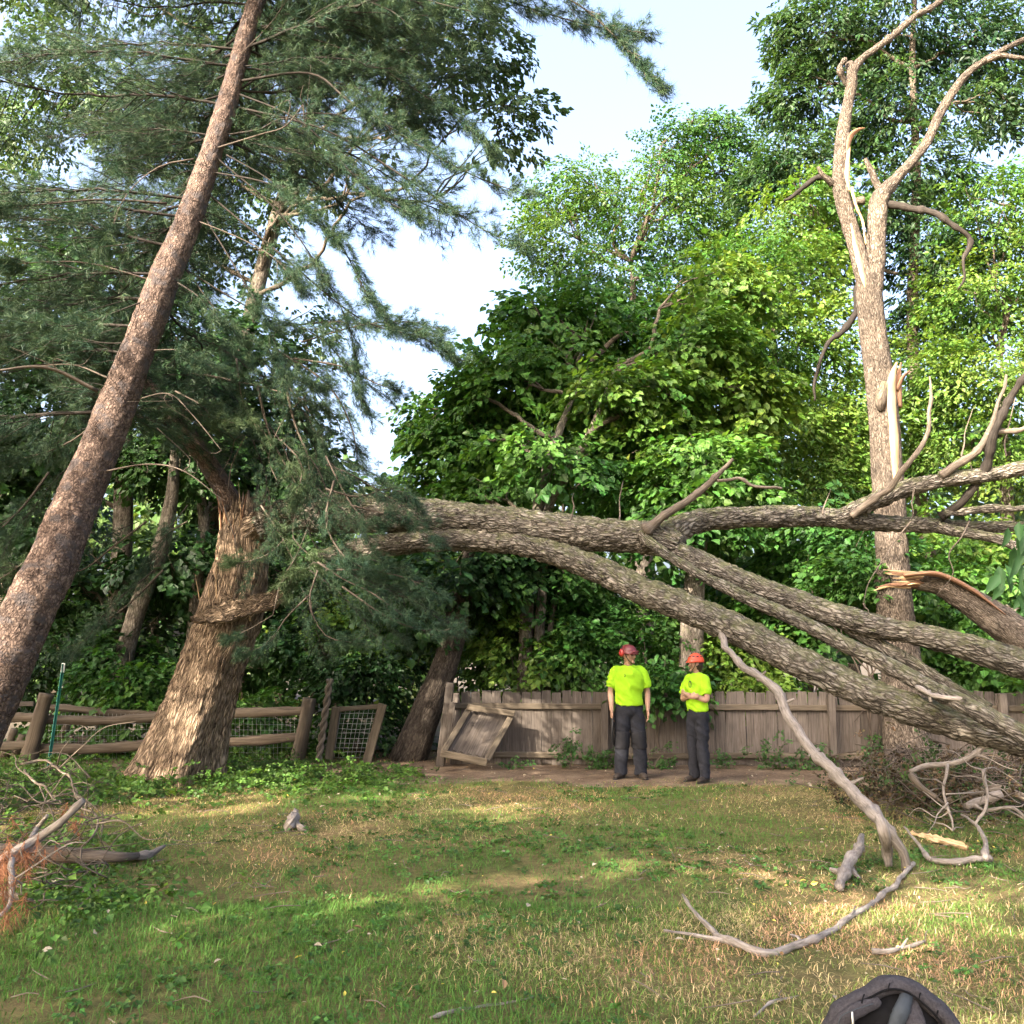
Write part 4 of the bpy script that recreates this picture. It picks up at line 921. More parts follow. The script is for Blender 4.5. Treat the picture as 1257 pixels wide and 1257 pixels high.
# ------------------------------------------------------------------ wooden picket fence
M['fence_wood'] = wood('fence_wood', (.04, .033, .028), (.098, .082, .07), (.165, .143, .125), (55, 55, 2.5), stain=(.07, .052, .037), strength=.6)
M['rail_wood'] = wood('rail_wood', (.045, .036, .026), (.105, .085, .062), (.175, .146, .112), (45, 45, 2.5), stain=(.08, .07, .05), strength=.6)
r = np.random.default_rng(80)
fa, fb = gp(556, 14.35), gp(1300, 13.95); fa[2] = fb[2] = 0
fd = norm(fb - fa); fn = np.cross(fd, [0, 0, 1.]); fn = fn if fn[1] < 0 else -fn; FL = np.linalg.norm(fb - fa)
fence = thing('picket_fence', 'weathered grey board fence behind the workers', 'fence', fa)
ang = math.atan2(fd[1], fd[0])
variants = []
for k in range(5):
    h = 1.05; w = .147
    n = 7; zz = np.linspace(0, h, n); V = []
    for j, z in enumerate(zz):
        b_ = r.normal(0, .003, 2); top = j == n - 1
        for x, y in ((-w / 2, -.009), (w / 2, -.009), (w / 2, .009), (-w / 2, .009)):
            V.append((x + b_[0] + (0 if not top else (x * -.12)), y + b_[1], z + (r.normal(0, .006) if top else 0)))
    V = A3(V); q = [(j * 4 + a, j * 4 + (a + 1) % 4, j * 4 + 4 + (a + 1) % 4, j * 4 + 4 + a) for j in range(n - 1) for a in range(4)] + [(3, 2, 1, 0), tuple(range(n * 4 - 4, n * 4))]
    variants.append(mkmesh('picket', V, A3(q), M['fence_wood'], {'bk': V + r.random(3) * 5}, smooth=False))
s = .05
while s < FL:
    o = link('picket', variants[r.integers(0, 5)], fence, fd * s + A3([0, 0, .03 + r.normal(0, .009)]) + fn * r.normal(0, .003))
    o.rotation_euler = (r.normal(0, .006), r.normal(0, .006), ang + r.normal(0, .01)); s += .1495 + r.normal(0, .0015)
for z, w in ((.86, .085), (.17, .085)):
    s = 0.0
    while s < FL:
        e = min(s + 2.4, FL); p, q = fa + fd * (s + .004), fa + fd * (e - .004)
        Bag().add(*beam(p + fn * .035 + A3([0, 0, z + r.normal(0, .008)]), q + fn * .035 + A3([0, 0, z + r.normal(0, .008)]), w, .045, face=fn)).build('rail', M['rail_wood'], fence, smooth=False); s = e
for px in (742, 1021, 1229):
    p = P(px, 900, 14.0); s = (p - fa) @ fd; c = fa + fd * s + fn * .115
    Bag().add(*beam(c + A3([0, 0, -.05]), c + A3([r.normal(0, .01), 0, 1.07]), .105, .11, .01, fn)).build('post', M['fence_wood'], fence, smooth=False)

# hinge post and broken gate leaning on the fence
hp = thing('gate_post', 'grey post leaning beside the dark trunk at the fence end', 'post', gp(543, 14.1))
Bag().add(*beam(gp(541, 14.1), P(553, 838, 14.1), .12, .12, .012)).build('post', M['fence_wood'], hp, smooth=False)
Bag().add(*beam(P(547, 930, 13.98), P(556, 862, 13.98), .09, .03, .006)).build('facing_board', M['fence_wood'], hp, smooth=False)
Yg = 13.75
gt = thing('broken_gate', 'sagging wooden gate frame with boards leaning against the fence', 'gate', G(580, 937))
def gb(a, b, w=.085, t=.045, y0=Yg, y1=None, name='frame_bar', mat='rail_wood'):
    Bag().add(*beam(P(*a, y0), P(*b, y1 or y0), w, t)).build(name, M[mat], gt, smooth=False)
gb((541, 924), (598, 936), .10, .06, 13.45, 13.4); gb((597, 934), (627, 880), .085, .045, 13.44, 13.95); gb((545, 922), (576, 870), .085, .045, 13.5, 13.98); gb((574, 868), (632, 876), .085, .05, 13.93, 13.9)
for k in range(6):
    t_ = k / 5; a = (550 + 48 * t_, 921 + 10 * t_); b_ = (578 + 44 * t_, 874 + 4 * t_)
    Bag().add(*beam(P(*a, 13.6), P(*b_, 14.02), .125, .018)).build('board', M['fence_wood'], gt, smooth=False)

# wire panel gate
wg = thing('wire_gate', 'small wooden frame gate panel with wire mesh', 'gate', gp(435, 14.3))
def wb_(a, b, w, name='frame_bar', y=14.3, t=.05): Bag().add(*beam(P(*a, y), P(*b, y), w, t)).build(name, M['rail_wood'], wg, smooth=False)
wb_((404, 932), (413, 868), .12, t=.10); wb_((450, 936), (470, 864), .13, t=.06, y=14.26); wb_((413, 871), (466, 867), .07, y=14.3)
M['wire'] = plain('galvanised_wire', (.42, .42, .40), .45, .2, 40, .5, .7)
for k in range(9):
    a = (410 + 5.2 * k, 930 + .3 * k); b_ = (419 + 5.6 * k, 871)
    Bag().add(*tube([P(*a, 14.33), P((a[0] + b_[0]) / 2 + r.normal(0, .6), 900, 14.33), P(*b_, 14.33)], [.003] * 3, seg=4, step=.3)).build('wire', M['wire'], wg)
for k in range(10):
    y = 876 + 6 * k; Bag().add(*tube([P(414 - k * .8, y, 14.34), P(440, y + r.normal(0, .8), 14.34), P(464 - k * 1.6, y, 14.34)], [.003] * 3, seg=4, step=.3)).build('wire', M['wire'], wg)
# twisted vine pole beside it
tv = Bag()
for ph in (0, 3.14):
    pts = []
    for k in range(36):
        t_ = k / 35; c = P(391 + 14 * t_, 934 - 100 * t_, 14.15); a = t_ * 22 + ph
        pts.append(c + A3([math.cos(a) * .028, math.sin(a) * .028, 0]))
    tv.add(*tube(pts, [.03] * 36, seg=7, step=.03, rn=.15))
o = tv.build('twisted_vine', M['twig'], None); tag(o, 'twisted woody vine pole standing beside the wire gate', 'vine')

# ------------------------------------------------------------------ split rail fence on the left
M['split_wood'] = wood('split_wood', (.055, .042, .03), (.125, .098, .073), (.21, .172, .132), (40, 40, 2.0), stain=(.09, .08, .06), strength=1.0)
sr = thing('split_rail_fence', 'old split rail fence with rough posts behind the stump', 'fence', gp(220, 14.6))
def rail(a, b, y0, y1, d=12, sq=(1, .75), name='rail'):
    Bag().add(*tube([P(*a, y0), P((a[0] + b[0]) / 2, (a[1] + b[1]) / 2 + r.normal(0, 1.2), (y0 + y1) / 2), P(*b, y1)], [pm(d, 14) / 2 * .85, pm(d, 14) / 2, pm(d, 14) / 2 * .85], seg=11, step=.05, rn=.3, amp=.03, cell=(.06, .6), sq=sq, seed=int(a[0]) + 9)).build(name, M['split_wood'], sr)
def rpost(px, py, dx, Y_, d, top):
    b_ = gp(px, Y_); e = P(px + dx, top, Y_)
    Bag().add(*tube([b_, (b_ + e) / 2, e], [pm(d, Y_) / 2 * 1.05, pm(d, Y_) / 2, pm(d, Y_) / 2 * .85], seg=14, step=.05, rn=.25, amp=.035, cell=(.07, .6), seed=px + 90)).build('post', M['split_wood'], sr)
rpost(42, 930, 16, 14.2, 20, 852); rpost(368, 932, 12, 14.6, 17, 857); rpost(205, 930, 6, 14.8, 16, 862); rpost(-90, 930, 4, 14.0, 22, 850)
rail((-90, 884), (52, 881), 14.0, 14.2); rail((-90, 918), (46, 914), 14.0, 14.2); rail((54, 883), (207, 880), 14.25, 14.75); rail((48, 919), (206, 912), 14.25, 14.75, 13)
rail((210, 879), (372, 873), 14.8, 14.6); rail((208, 911), (368, 905), 14.8, 14.6, 13); rail((60, 868), (200, 878), 14.9, 15.1, 10); rail((70, 905), (150, 915), 15.3, 15.2, 14)
wm = Bag()
for k in range(60):
    x = 60 + k * 5.2; yy = 14.45 + .5 * (1 - abs(x - 207) / 160)
    wm.add(*tube([P(x, 932, yy + .15), P(x, 876, yy + .15)], [.0018] * 2, seg=3, step=2))
for k in range(8): wm.add(*tube([P(60, 932 - 7 * k, 14.6), P(207, 930 - 7 * k, 15.05), P(370, 932 - 7 * k, 14.75)], [.0018] * 3, seg=3, step=2))
wm.build('wire_mesh', M['wire'], sr, kind='stuff')
# stacked old rails and a stone like block behind the left post
for k, (a, b_, y) in enumerate([((5, 930), (18, 895), 14.9), ((20, 925), (28, 902), 14.8), ((76, 905), (84, 886), 15.0)]):
    Bag().add(*tube([P(*a, y), P(*b_, y)], [.07, .06], seg=9, step=.1, rn=.2, amp=.01, seed=k)).build('post_stub', M['split_wood'], sr)
Bag().add(*beam(P(14, 864, 14.9), P(42, 864, 14.9), .07, .05)).build('cross_board', M['fence_wood'], sr, smooth=False)

# green metal stake
M['green_paint'] = plain('green_paint', (.03, .21, .16), .45, .35, 18, .4)
tpst = thing('metal_stake', 'green painted steel fence stake beside the split rails', 'stake', gp(71, 13.9))
a, b_ = gp(69, 13.9), P(78, 815, 13.9)
Bag().add(*beam(a, b_, .045, .006, .002)).build('flange', M['green_paint'], tpst, smooth=False)
Bag().add(*beam(a + A3([0, -.022, 0]), b_ + A3([0, -.022, 0]), .006, .038, .002)).build('stem', M['green_paint'], tpst, smooth=False)
for k in range(14):
    c = a + (b_ - a) * (.12 + .06 * k) + A3([0, -.045, 0]); V, Fs = box(c, (.014, .01, .022), None, .002)
    Bag().add(V, Fs).build('stud', M['green_paint'], tpst, smooth=False)
M['white_paint'] = plain('white_paint', (.75, .76, .72), .5, .15, 20)
e = P(77.4, 822, 13.9); d_ = norm(b_ - a)
Bag().add(*beam(b_ - d_ * .12, b_ + d_ * .012, .05, .014, .002)).build('tip', M['white_paint'], tpst, smooth=False)

# ------------------------------------------------------------------ branches lying on the lawn
def lay(name, label, cat, px, dia, mat='deadwood', lift=0.0, sub=(), group=None, seed=0, rn=.2, amp=.008, zs=None, seg=20, smooth=True):
    pts = []
    for k, (a, b_) in enumerate(px):
        z = zs[k] if zs else 0
        p = G(a, b_, z + dia[min(k, len(dia) - 1)] / 2 * .8); pts.append(p)
    t_ = thing(name, label, cat, G(*px[len(px) // 2]), group)
    Bag().add(*tube(pts, [dia[min(k, len(dia) - 1)] / 2 for k in range(len(px))], seg=seg, step=.025, rn=rn, amp=amp, cell=(.025, .15), seed=seed, kink=.012 if smooth else 0)).build('stem', M[mat], t_, smooth=smooth)
    for sp, sd, sz in sub:
        q = [G(a, b_, z + .01) for (a, b_), z in zip(sp, sz)]
        Bag().add(*tube(q, np.linspace(sd, sd * .4, len(q)) / 2, seg=10, step=.03, rn=.2, seed=seed + 3, kink=.012)).build('side_twig', M[mat], t_)
    return t_
lay('curved_branch', 'long pale curved branch lying on the lawn below the propped limb', 'branch', [(1122, 1060), (1100, 1085), (1065, 1110), (1025, 1138), (985, 1158), (940, 1168), (905, 1160), (878, 1148)], [.034, .034, .033, .036, .04, .045, .04, .032],
    sub=[([(985, 1158), (978, 1150), (970, 1147)], .02, [0, .02, .04]), ([(1040, 1128), (1046, 1120), (1050, 1112)], .016, [0, .02, .03]), ([(880, 1148), (862, 1130), (848, 1112), (838, 1098)], .035, [0, .03, .08, .12]), ([(890, 1155), (860, 1150), (840, 1145), (815, 1142)], .03, [0, 0, .02, .04])], seed=3)
lay('broken_chunk', 'short forked pinkish chunk of dead wood standing on the dry grass', 'branch', [(1030, 1090), (1036, 1072), (1046, 1054), (1055, 1036), (1058, 1026)], [.05, .075, .075, .06, .05], zs=[0, .02, .05, .08, .1], sub=[([(1036, 1072), (1024, 1068), (1018, 1066)], .05, [.02, .04, .05]), ([(1044, 1062), (1052, 1075), (1056, 1078)], .045, [.02, .01, 0])], seed=5, amp=.012)
lay('pale_stick', 'small pale forked stick on the lawn beyond the backpack', 'stick', [(1070, 1167), (1090, 1168), (1110, 1162), (1135, 1156)], [.03, .03, .025, .015], sub=[([(1105, 1165), (1112, 1156), (1114, 1152)], .02, [0, .02, .04])], seed=6)
lay('thin_stick', 'thin crooked grey stick in the grass of the open lawn', 'stick', [(528, 1250), (550, 1243), (575, 1236), (590, 1233), (620, 1229), (655, 1224)], [.014, .016, .018, .016, .014, .008], seed=7)
lay('thin_stick', 'bleached twig beside the lower edge of the lawn near the backpack', 'stick', [(925, 1248), (945, 1232), (980, 1222)], [.01, .012, .006], seed=8)
o = lay('bark_chip', 'jagged pale wood chunk standing alone on the grass near the stump', 'wood chunk', [(352, 1018), (358, 1010), (362, 1001), (363, 992)], [.05, .12, .08, .01], zs=[0, 0.03, .06, .1], mat='deadwood', sub=[([(358, 1008), (370, 1016), (378, 1020)], .07, [.04, .03, 0])], seed=9, rn=.9, amp=.05, seg=7, smooth=False)
lay('split_log', 'pale split log lying by the brush on the right', 'log', [(1118, 1022), (1140, 1028), (1165, 1034), (1188, 1040)], [.04, .06, .065, .04], mat='torn', seed=10, rn=.5, amp=.03, seg=9, smooth=False)
lay('curved_log', 'pale crooked stick with a white broken end beside the brush heap', 'log', [(1140, 1055), (1165, 1058), (1195, 1056), (1216, 1054)], [.04, .045, .05, .045], sub=[([(1210, 1054), (1208, 1030), (1200, 1015), (1180, 1000)], .05, [.02, .08, .12, .14]), ([(1140, 1054), (1130, 1040), (1110, 1015)], .04, [.02, .04, .08])], seed=11)

# ------------------------------------------------------------------ brush heap on the right
BR = 'loose branches of the brush heap under the fallen limbs'
def stick(label, spec, mat='twig', forks=3, seed=0, group=BR, name='dead_branch', cat='branch', fl_=.35):
    r = np.random.default_rng(seed); pts = [(G(a, b_, y) if y < 3 else P(a, b_, y)) for a, b_, y, d in spec]; rad = [pm(d, p[1]) / 2 for p, (a, b_, y, d) in zip(pts, spec)]
    for p in pts: p[2] = max(p[2], .02)
    t_ = thing(name, label, cat, pts[0], group)
    Bag().add(*tube(pts, rad, seg=12, step=.04, rn=.2, seed=seed, kink=.022)).build('stem', M[mat], t_)
    for k in range(forks):
        a = catmull(A3(pts), .1); a = a[r.integers(len(a) // 4, len(a))]; e = a + r.normal(0, fl_, 3) * A3([1, .7, .7]); e[2] = max(e[2], .03)
        Bag().add(*tube(limb_path(a, e, r, .02, .07, 4), [rad[-1] * .7 + .003, .006, .004, .002], seg=6, step=.06, rn=.15)).build('side_twig', M[mat], t_)
    return t_
stick('smooth grey branch with a cut white end arching above the brush heap', [(1117, 947, 9.6, 5), (1140, 942, 9.6, 6.5), (1170, 935, 9.5, 6.5), (1195, 925, 9.4, 7), (1212, 913, 9.3, 7)], 'deadwood', 2, 91)
stick('forked grey branch hanging down in the brush heap', [(1163, 938, 9.3, 4), (1160, 965, 9.2, 3.2), (1166, 995, 9.1, 3), (1170, 1020, 9.0, 1.8)], 'deadwood', 7, 92)
stick('pale branching antler shaped branch in the brush heap', [(1197, 1012, 8.6, 3), (1210, 992, 8.7, 3.6), (1212, 970, 8.8, 3.6), (1207, 945, 8.9, 3)], 'deadwood', 7, 93)
stick('long grey branch lying across the back of the brush heap', [(1160, 985, 10.2, 9), (1190, 978, 10, 10), (1225, 968, 9.8, 10), (1275, 985, 9.6, 8)], 'twig', 3, 94)
stick('grey branch leaning from the brush heap to the frame edge', [(1212, 995, 8.8, 4), (1235, 990, 8.7, 4), (1257, 1005, 8.6, 3), (1290, 1030, 8.5, 3)], 'deadwood', 3, 95)
stick('crooked stick slanting at the near side of the brush heap', [(1118, 950, 9.5, 7), (1130, 965, 9.4, 7), (1150, 980, 9.3, 5)], 'twig', 2, 96)
stick('thick broken log end inside the brush heap', [(1185, 990, 9.4, 8), (1205, 985, 9.4, 10), (1230, 975, 9.4, 9)], 'deadwood', 1, 97)
tw = Bag(); r = np.random.default_rng(98)
for k in range(420):
    c = A3([r.normal(5.0, .7), r.normal(10.6, .6), 0]); c[2] = abs(r.normal(0, .24)) + .02
    if c[0] < 3.7: continue
    d = norm(r.normal(0, 1, 3) * A3([1, .7, .45])); L = r.uniform(.2, .7); e = c + d * L; e[2] = max(e[2], .02)
    tw.add(*tube([c, (c + e) / 2 + r.normal(0, .05, 3), e], [.008, .006, .002], seg=4, step=.15, cap=False))
for k in range(90):                                                    # root like spray at the foot of the bare trunk
    a = r.uniform(2.4, 5.2); c = gp(1105, 12.75) + A3([r.normal(0, .15), 0, .42 + r.normal(0, .05)]); e = c + A3([math.cos(a) * r.uniform(.4, .9), -r.uniform(.1, .6), -.36])
    tw.add(*tube([c, (c + e) / 2 + A3([0, 0, r.uniform(.02, .16)]), e], [.007, .006, .003], seg=4, step=.15, cap=False))
o = tw.build('twig_tangle', M['twig_dark'], None); tag(o, 'tangle of fine dry twigs heaped under the fallen limbs', 'twigs', kind='stuff')
# withered leaves in the heap
lv = Bag(); n = 1100; C = np.stack([r.normal(5.0, .8, n), r.normal(10.7, .65, n), np.abs(r.normal(0, .22, n)) + .02], 1); C = C[C[:, 0] > 3.4]; n = len(C)
place_sprays(lv, C, r.normal(0, 1, (n, 3)), r.normal(0, 1, (n, 3)), np.full(n, .38), templates('ivy'), np.where(r.random((n, 1)) < .35, A3([[.04, .075, .022]]), A3([[.085, .062, .036]])) * r.uniform(.4, 1.3, (n, 1)), True, .3, r)
o = lv.build('withered_leaves', M['litter'], None, smooth=False); tag(o, 'withered brown leaves caught in the brush heap', 'leaves', kind='stuff')

# ------------------------------------------------------------------ brush heap on the left
BL = 'branches of the brush heap beside the leaning pine'
stick('bleached grey branch with a sharp end pointing up out of the left brush heap', [(103, 982, .62, 7), (75, 1008, .48, 9), (45, 1030, .36, 10), (10, 1050, .28, 11), (-40, 1075, .2, 10)], 'deadwood', 1, 111, BL)
stick('second bleached branch under the pointed one in the left brush heap', [(60, 1022, .36, 6), (30, 1046, .28, 8), (0, 1062, .22, 9), (-40, 1082, .15, 8)], 'deadwood', 1, 112, BL)
stick('short pale prong standing off the bleached branch', [(58, 1001, .5, 4), (45, 1015, .4, 6), (36, 1034, .34, 6)], 'deadwood', 0, 113, BL)
stick('dark rotten log with a pale broken tip lying in the left brush heap', [(-30, 1042, .14, 20), (30, 1047, .12, 20), (90, 1051, .1, 18), (150, 1054, .07, 11), (170, 1050, .06, 8)], 'twig_dark', 2, 114, BL, name='rotten_log', cat='log')
stick('pale splintered tip on the lawn at the end of the rotten log', [(168, 1052, .05, 8), (185, 1046, .07, 9), (203, 1038, .1, 3)], 'deadwood', 0, 115, BL)
stick('thin bare branch hanging down at the front of the left brush heap', [(15, 1055, .3, 7), (16, 1080, .22, 7), (10, 1105, .12, 5), (-5, 1130, .04, 3)], 'deadwood', 2, 116, BL)
stick('thin arching bare twig over the left brush heap', [(25, 938, .5, 2.5), (55, 935, .52, 2.5), (80, 950, .48, 2), (98, 980, .4, 1.5)], 'twig', 5, 117, BL)
stick('bare twig fan behind the bleached branch', [(30, 945, .45, 2.5), (50, 965, .42, 2.5), (75, 985, .36, 1.5)], 'twig', 6, 118, BL)
stick('curled thin twig beside the dark rotten log', [(100, 992, .4, 2.5), (118, 1005, .36, 2.5), (115, 1025, .28, 2.5), (100, 1040, .2, 2)], 'twig', 2, 119, BL)
stick('dry stick lying in front of the left brush heap', [(-10, 1100, .05, 8), (15, 1103, .05, 8), (40, 1106, .04, 4)], 'twig', 1, 120, BL)
tw = Bag(); r = np.random.default_rng(121)
for k in range(240):
    c = G(r.uniform(-60, 130), r.uniform(965, 1110), 0) ; c[2] = abs(r.normal(0, .16)) + .01
    d = norm(r.normal(0, 1, 3) * A3([1, .7, .45])); L = r.uniform(.15, .6); e = c + d * L; e[2] = max(e[2], .02)
    tw.add(*tube([c, (c + e) / 2 + r.normal(0, .05, 3), e], [.006, .005, .002], seg=4, step=.15, cap=False))
o = tw.build('twig_tangle', M['twig'], None); tag(o, 'tangle of fine pale twigs in the left brush heap', 'twigs', kind='stuff')
# bunches of dead orange needles
for k, (px, py, Y_, n_, lab) in enumerate([(8, 1055, 8.1, 14, 'bunch of dead orange pine needles hanging under the bleached branches'), (28, 1045, 8.2, 9, 'small orange needle bunch below the bleached branch fork'), (90, 1005, 8.6, 8, 'faded orange needle bunch below the sharp branch end'), (2, 1085, 7.5, 14, 'large orange needle bunch at the front of the left brush heap'), (14, 1112, 7.35, 10, 'drooping orange needle bunch nearest the lawn edge of the left heap'), (50, 1052, 8.0, 5, 'small rusty needle bunch over the rotten log')]):
    nb = Bag(); r = np.random.default_rng(130 + k); C = G(px, py, .3 if py < 1100 else .2) + r.normal(0, .05, (n_, 3)) * A3([1, 1, 1.3]); D = norm(A3([0, 0, -1.]) + r.normal(0, .22, (n_, 3)))
    tufts(nb, C, D, np.full(n_, .14), r, 18, ((.17, .07, .035), (.30, .14, .075)), .004)
    o = nb.build('needle_bunch', M['litter'], None, smooth=False); tag(o, lab, 'needles', 'dead orange needle bunches', 'stuff')
# ------------------------------------------------------------------ grass, clover, litter
r = np.random.default_rng(150)
def scatter(n, y0, y1, margin=1.3):
    """points on the ground spread over the visible wedge (plus a margin)"""
    y = np.sqrt(r.uniform(y0 ** 2, y1 ** 2, n)); x = r.uniform(-1, 1, n) * (y * .56 + margin); return x, y
def lawn_tone(x, y):
    """dryness 0 green .. 1 straw"""
    p = np.stack([x * .55, y * .55, 0 * x], 1)
    d = (fbm(p, 4, 61) - .5) * 3.8 + .36 + np.clip(x * .12, -.38, .24)
    return np.clip(d + .25 * (fbm(p * 6, 2, 62) - .5), 0, 1)
def blades(n, y0, y1, h, w, seg2):
    x, y = scatter(n, y0, y1); dr = lawn_tone(x, y); di = dirtness(x, y)
    bald = fbm(np.stack([x * 1.3, y * 1.3, 0 * x], 1), 3, 63)
    keep = (r.random(n) > di * 1.05) & (r.random(n) > np.clip((bald - .6) * 5, 0, .8)); x, y, dr = x[keep], y[keep], dr[keep]; n = len(x)
    a = r.random(n) * 6.283; hh = h * r.uniform(.35, 1.3, n) * (1 - .3 * dr); lean = r.uniform(.15, 1.3, n) * (1 + .9 * dr); flat = r.random(n) < .18; lean = np.where(flat, r.uniform(2, 4, n), lean); hh = np.where(flat, hh * .55, hh)
    d = np.stack([np.cos(a), np.sin(a), 0 * a], 1); sdv = np.stack([-np.sin(a + r.normal(0, .6, n)), np.cos(a), 0 * a], 1) * (w * r.uniform(.6, 1.2, n))[:, None] * .5
    b0 = np.stack([x, y, gz(x, y) - .003], 1); up = A3([0, 0, 1.])
    straw = r.random(n) < dr * .68
    c = np.where(straw[:, None], (A3([.50, .385, .21]) + A3([.03, -.06, -.02]) * (fbm(np.stack([x * 1.1, y * 1.1, 0 * x], 1), 2, 66)[:, None] > .55)) * r.uniform(.45, 1.35, (n, 1)), (A3([.075, .16, .03]) * (1 - dr[:, None]) + A3([.18, .225, .055]) * dr[:, None]) * r.uniform(.65, 1.45, (n, 1)))
    tipv = b0 + d * (hh * lean)[:, None] + up * hh[:, None] * np.maximum(.12, 1 - .3 * lean)[:, None]
    if seg2:
        m = b0 + d * (hh * lean * .32)[:, None] + up * (hh * .55)[:, None]
        V = np.stack([b0 - sdv, b0 + sdv, m + sdv * .8, m - sdv * .8, tipv], 1).reshape(-1, 3); k = np.arange(n)[:, None] * 5
        Fs = [k + A3([[0, 1, 2, 3]]), k + A3([[3, 2, 4]])]; nv = 5
    else:
        V = np.stack([b0 - sdv, b0 + sdv, tipv], 1).reshape(-1, 3); Fs = [np.arange(n * 3).reshape(-1, 3)]; nv = 3
    c = np.repeat(np.hstack([c, np.ones((n, 1))]), nv, 0)
    return V, Fs, {'col': c}
gb_ = Bag()
gb_.add(*blades(95000, 3.6, 6.5, .058, .0046, True)); gb_.add(*blades(165000, 6.3, 13.2, .055, .007, False)); gb_.add(*blades(30000, 12.5, 17.0, .08, .011, False))
o = gb_.build('grass', M['grass'], None, smooth=False); tag(o, 'short patchy lawn grass, part green and part dried to straw', 'grass', kind='stuff')
# flat leaved weeds and clover, thickest on the left and round the stump
cl = Bag(); x, y = scatter(5200, 4.2, 13.6); f = fbm(np.stack([x * .8, y * .8, 0 * x], 1), 3, 64)
keep = (r.random(len(x)) < np.clip((f - .47) * 5 + np.clip(-x * .16, -.4, .35), .02, 1)) & (dirtness(x, y) < .4); x, y = x[keep], y[keep]; n = len(x)
C = np.stack([x, y, gz(x, y) + .03], 1)
place_sprays(cl, C, np.stack([r.normal(0, 1, n), r.normal(0, 1, n), 0 * x], 1), A3([0, 0, 1.]) + r.normal(0, .25, (n, 3)), r.uniform(.22, .45, n), templates('ivy'), A3([.06, .135, .03]) * r.uniform(.6, 1.5, (n, 1)), True, .2, r)
o = cl.build('clover', M['leaf'], None, smooth=False); tag(o, 'low clover and broad leaved weeds spread through the lawn', 'weeds', kind='stuff')
# ground ivy heaped round the stump and at the left
cl = Bag()
for (px, py, sx, sy, n, hz) in [(300, 950, 60, 14, 330, .14), (370, 955, 55, 12, 200, .08), (180, 945, 40, 14, 160, .1), (140, 965, 60, 16, 220, .08), (20, 955, 50, 14, 160, .14), (10, 985, 40, 15, 90, .1), (110, 1090, 60, 22, 130, .02), (460, 955, 40, 8, 110, .07), (280, 925, 18, 8, 70, .2), (70, 1050, 60, 40, 70, .03)]:
    g = A3([G(a, min(max(b_, 925), 1200)) for a, b_ in zip(r.normal(px, sx, n), r.normal(py, sy, n))]); g[:, 2] = np.abs(r.normal(0, hz, n)) * .7 + .025
    place_sprays(cl, g, np.stack([r.normal(0, 1, n), r.normal(-.3, 1, n), r.normal(0, .2, n)], 1), A3([0, -.2, 1.]) + r.normal(0, .3, (n, 3)), r.uniform(.35, .75, n), templates('ivy'), A3([.075, .15, .028]) * r.uniform(.55, 1.5, (n, 1)), True, .2, r)
o = cl.build('ground_ivy', M['leaf'], None, smooth=False); tag(o, 'leafy green groundcover round the stump and the left brush heap', 'groundcover', kind='stuff')
# weeds along the foot of the picket fence, each a plant
def weed(px, py, h, n, seed, label, cols=(.05, .115, .03), Y_=None):
    r = np.random.default_rng(seed); b_ = gp(px, Y_ or 13.75); b_[2] = 0; t_ = thing('weed', label, 'plant', b_, 'weeds along the picket fence'); sb_ = Bag(); lb = Bag()
    C, X = [], []
    for k in range(4):
        e = b_ + A3([r.normal(0, .14), r.normal(-.05, .08), h * r.uniform(.6, 1)]); sb_.add(*tube(limb_path(b_, e, r, .02, .05, 4), [.006, .005, .004, .002], seg=4, step=.1))
        for q in range(n // 4): C.append(b_ + (e - b_) * r.uniform(.15, 1) + r.normal(0, .03, 3)); X.append(norm(r.normal(0, 1, 3)))
    sb_.build('stem', M['twig'], t_); C, X = A3(C), A3(X)
    place_sprays(lb, C, X, A3([0, -.5, 1.]) + r.normal(0, .3, (len(C), 3)), r.uniform(.3, .6, len(C)), templates('ivy'), A3(cols) * r.uniform(.7, 1.4, (len(C), 1)), True, .2, r); lb.build('foliage', M['leaf'], t_, smooth=False, kind='stuff')
for k, (px, h, n, lb_) in enumerate([(697, .55, 28, 'upright weed against the boards left of the taller worker'), (722, .38, 24, 'bushy weed at the taller worker\'s right foot'), (742, .3, 16, 'low weed behind the taller worker\'s legs'), (800, .45, 16, 'thin weed between the workers'), (812, .2, 14, 'spidery low weed in the soil between the workers'), (893, .25, 14, 'small weed beside the shorter worker\'s boots'), (941, .42, 28, 'bushy weed against the boards beyond the shorter worker'), (975, .35, 26, 'rounded weed clump under the propped branch'), (1005, .3, 24, 'low weed clump left of the middle fence post'), (1058, .5, 30, 'tall weed right of the middle fence post'), (635, .16, 14, 'low weed at the corner of the fallen gate'), (1085, .3, 22, 'weed at the foot of the bare trunk')]): weed(px, 930, h, n, 170 + k, lb_)
# fallen leaves, chips and short twigs
lt = Bag(); x, y = scatter(1700, 3.9, 14.2); n = len(x); C = np.stack([x, y, gz(x, y) + .035 + .02 * r.random(n)], 1)
Rm = rmat(np.stack([r.normal(0, 1, n), r.normal(0, 1, n), r.normal(0, .25, n)], 1), A3([0, 0, 1.]) + r.normal(0, .4, (n, 3))); s_ = r.uniform(.008, .034, n) + (r.random(n) < .08) * .025
V = np.einsum('nij,nkj->nki', Rm, LEAF6[None] * np.stack([s_, s_ * .6, s_], 1)[:, None]) + C[:, None]
pick = r.random(n); cc = np.where((pick < .45)[:, None], A3([.40, .34, .25]), np.where((pick < .6)[:, None], A3([.55, .46, .10]), A3([.24, .15, .08]))) * r.uniform(.6, 1.2, (n, 1))
lt.add(V.reshape(-1, 3), (LQ[None] + (np.arange(n) * 6)[:, None, None]).reshape(-1, 4), {'col': np.repeat(np.hstack([cc, np.ones((n, 1))]), 6, 0)})
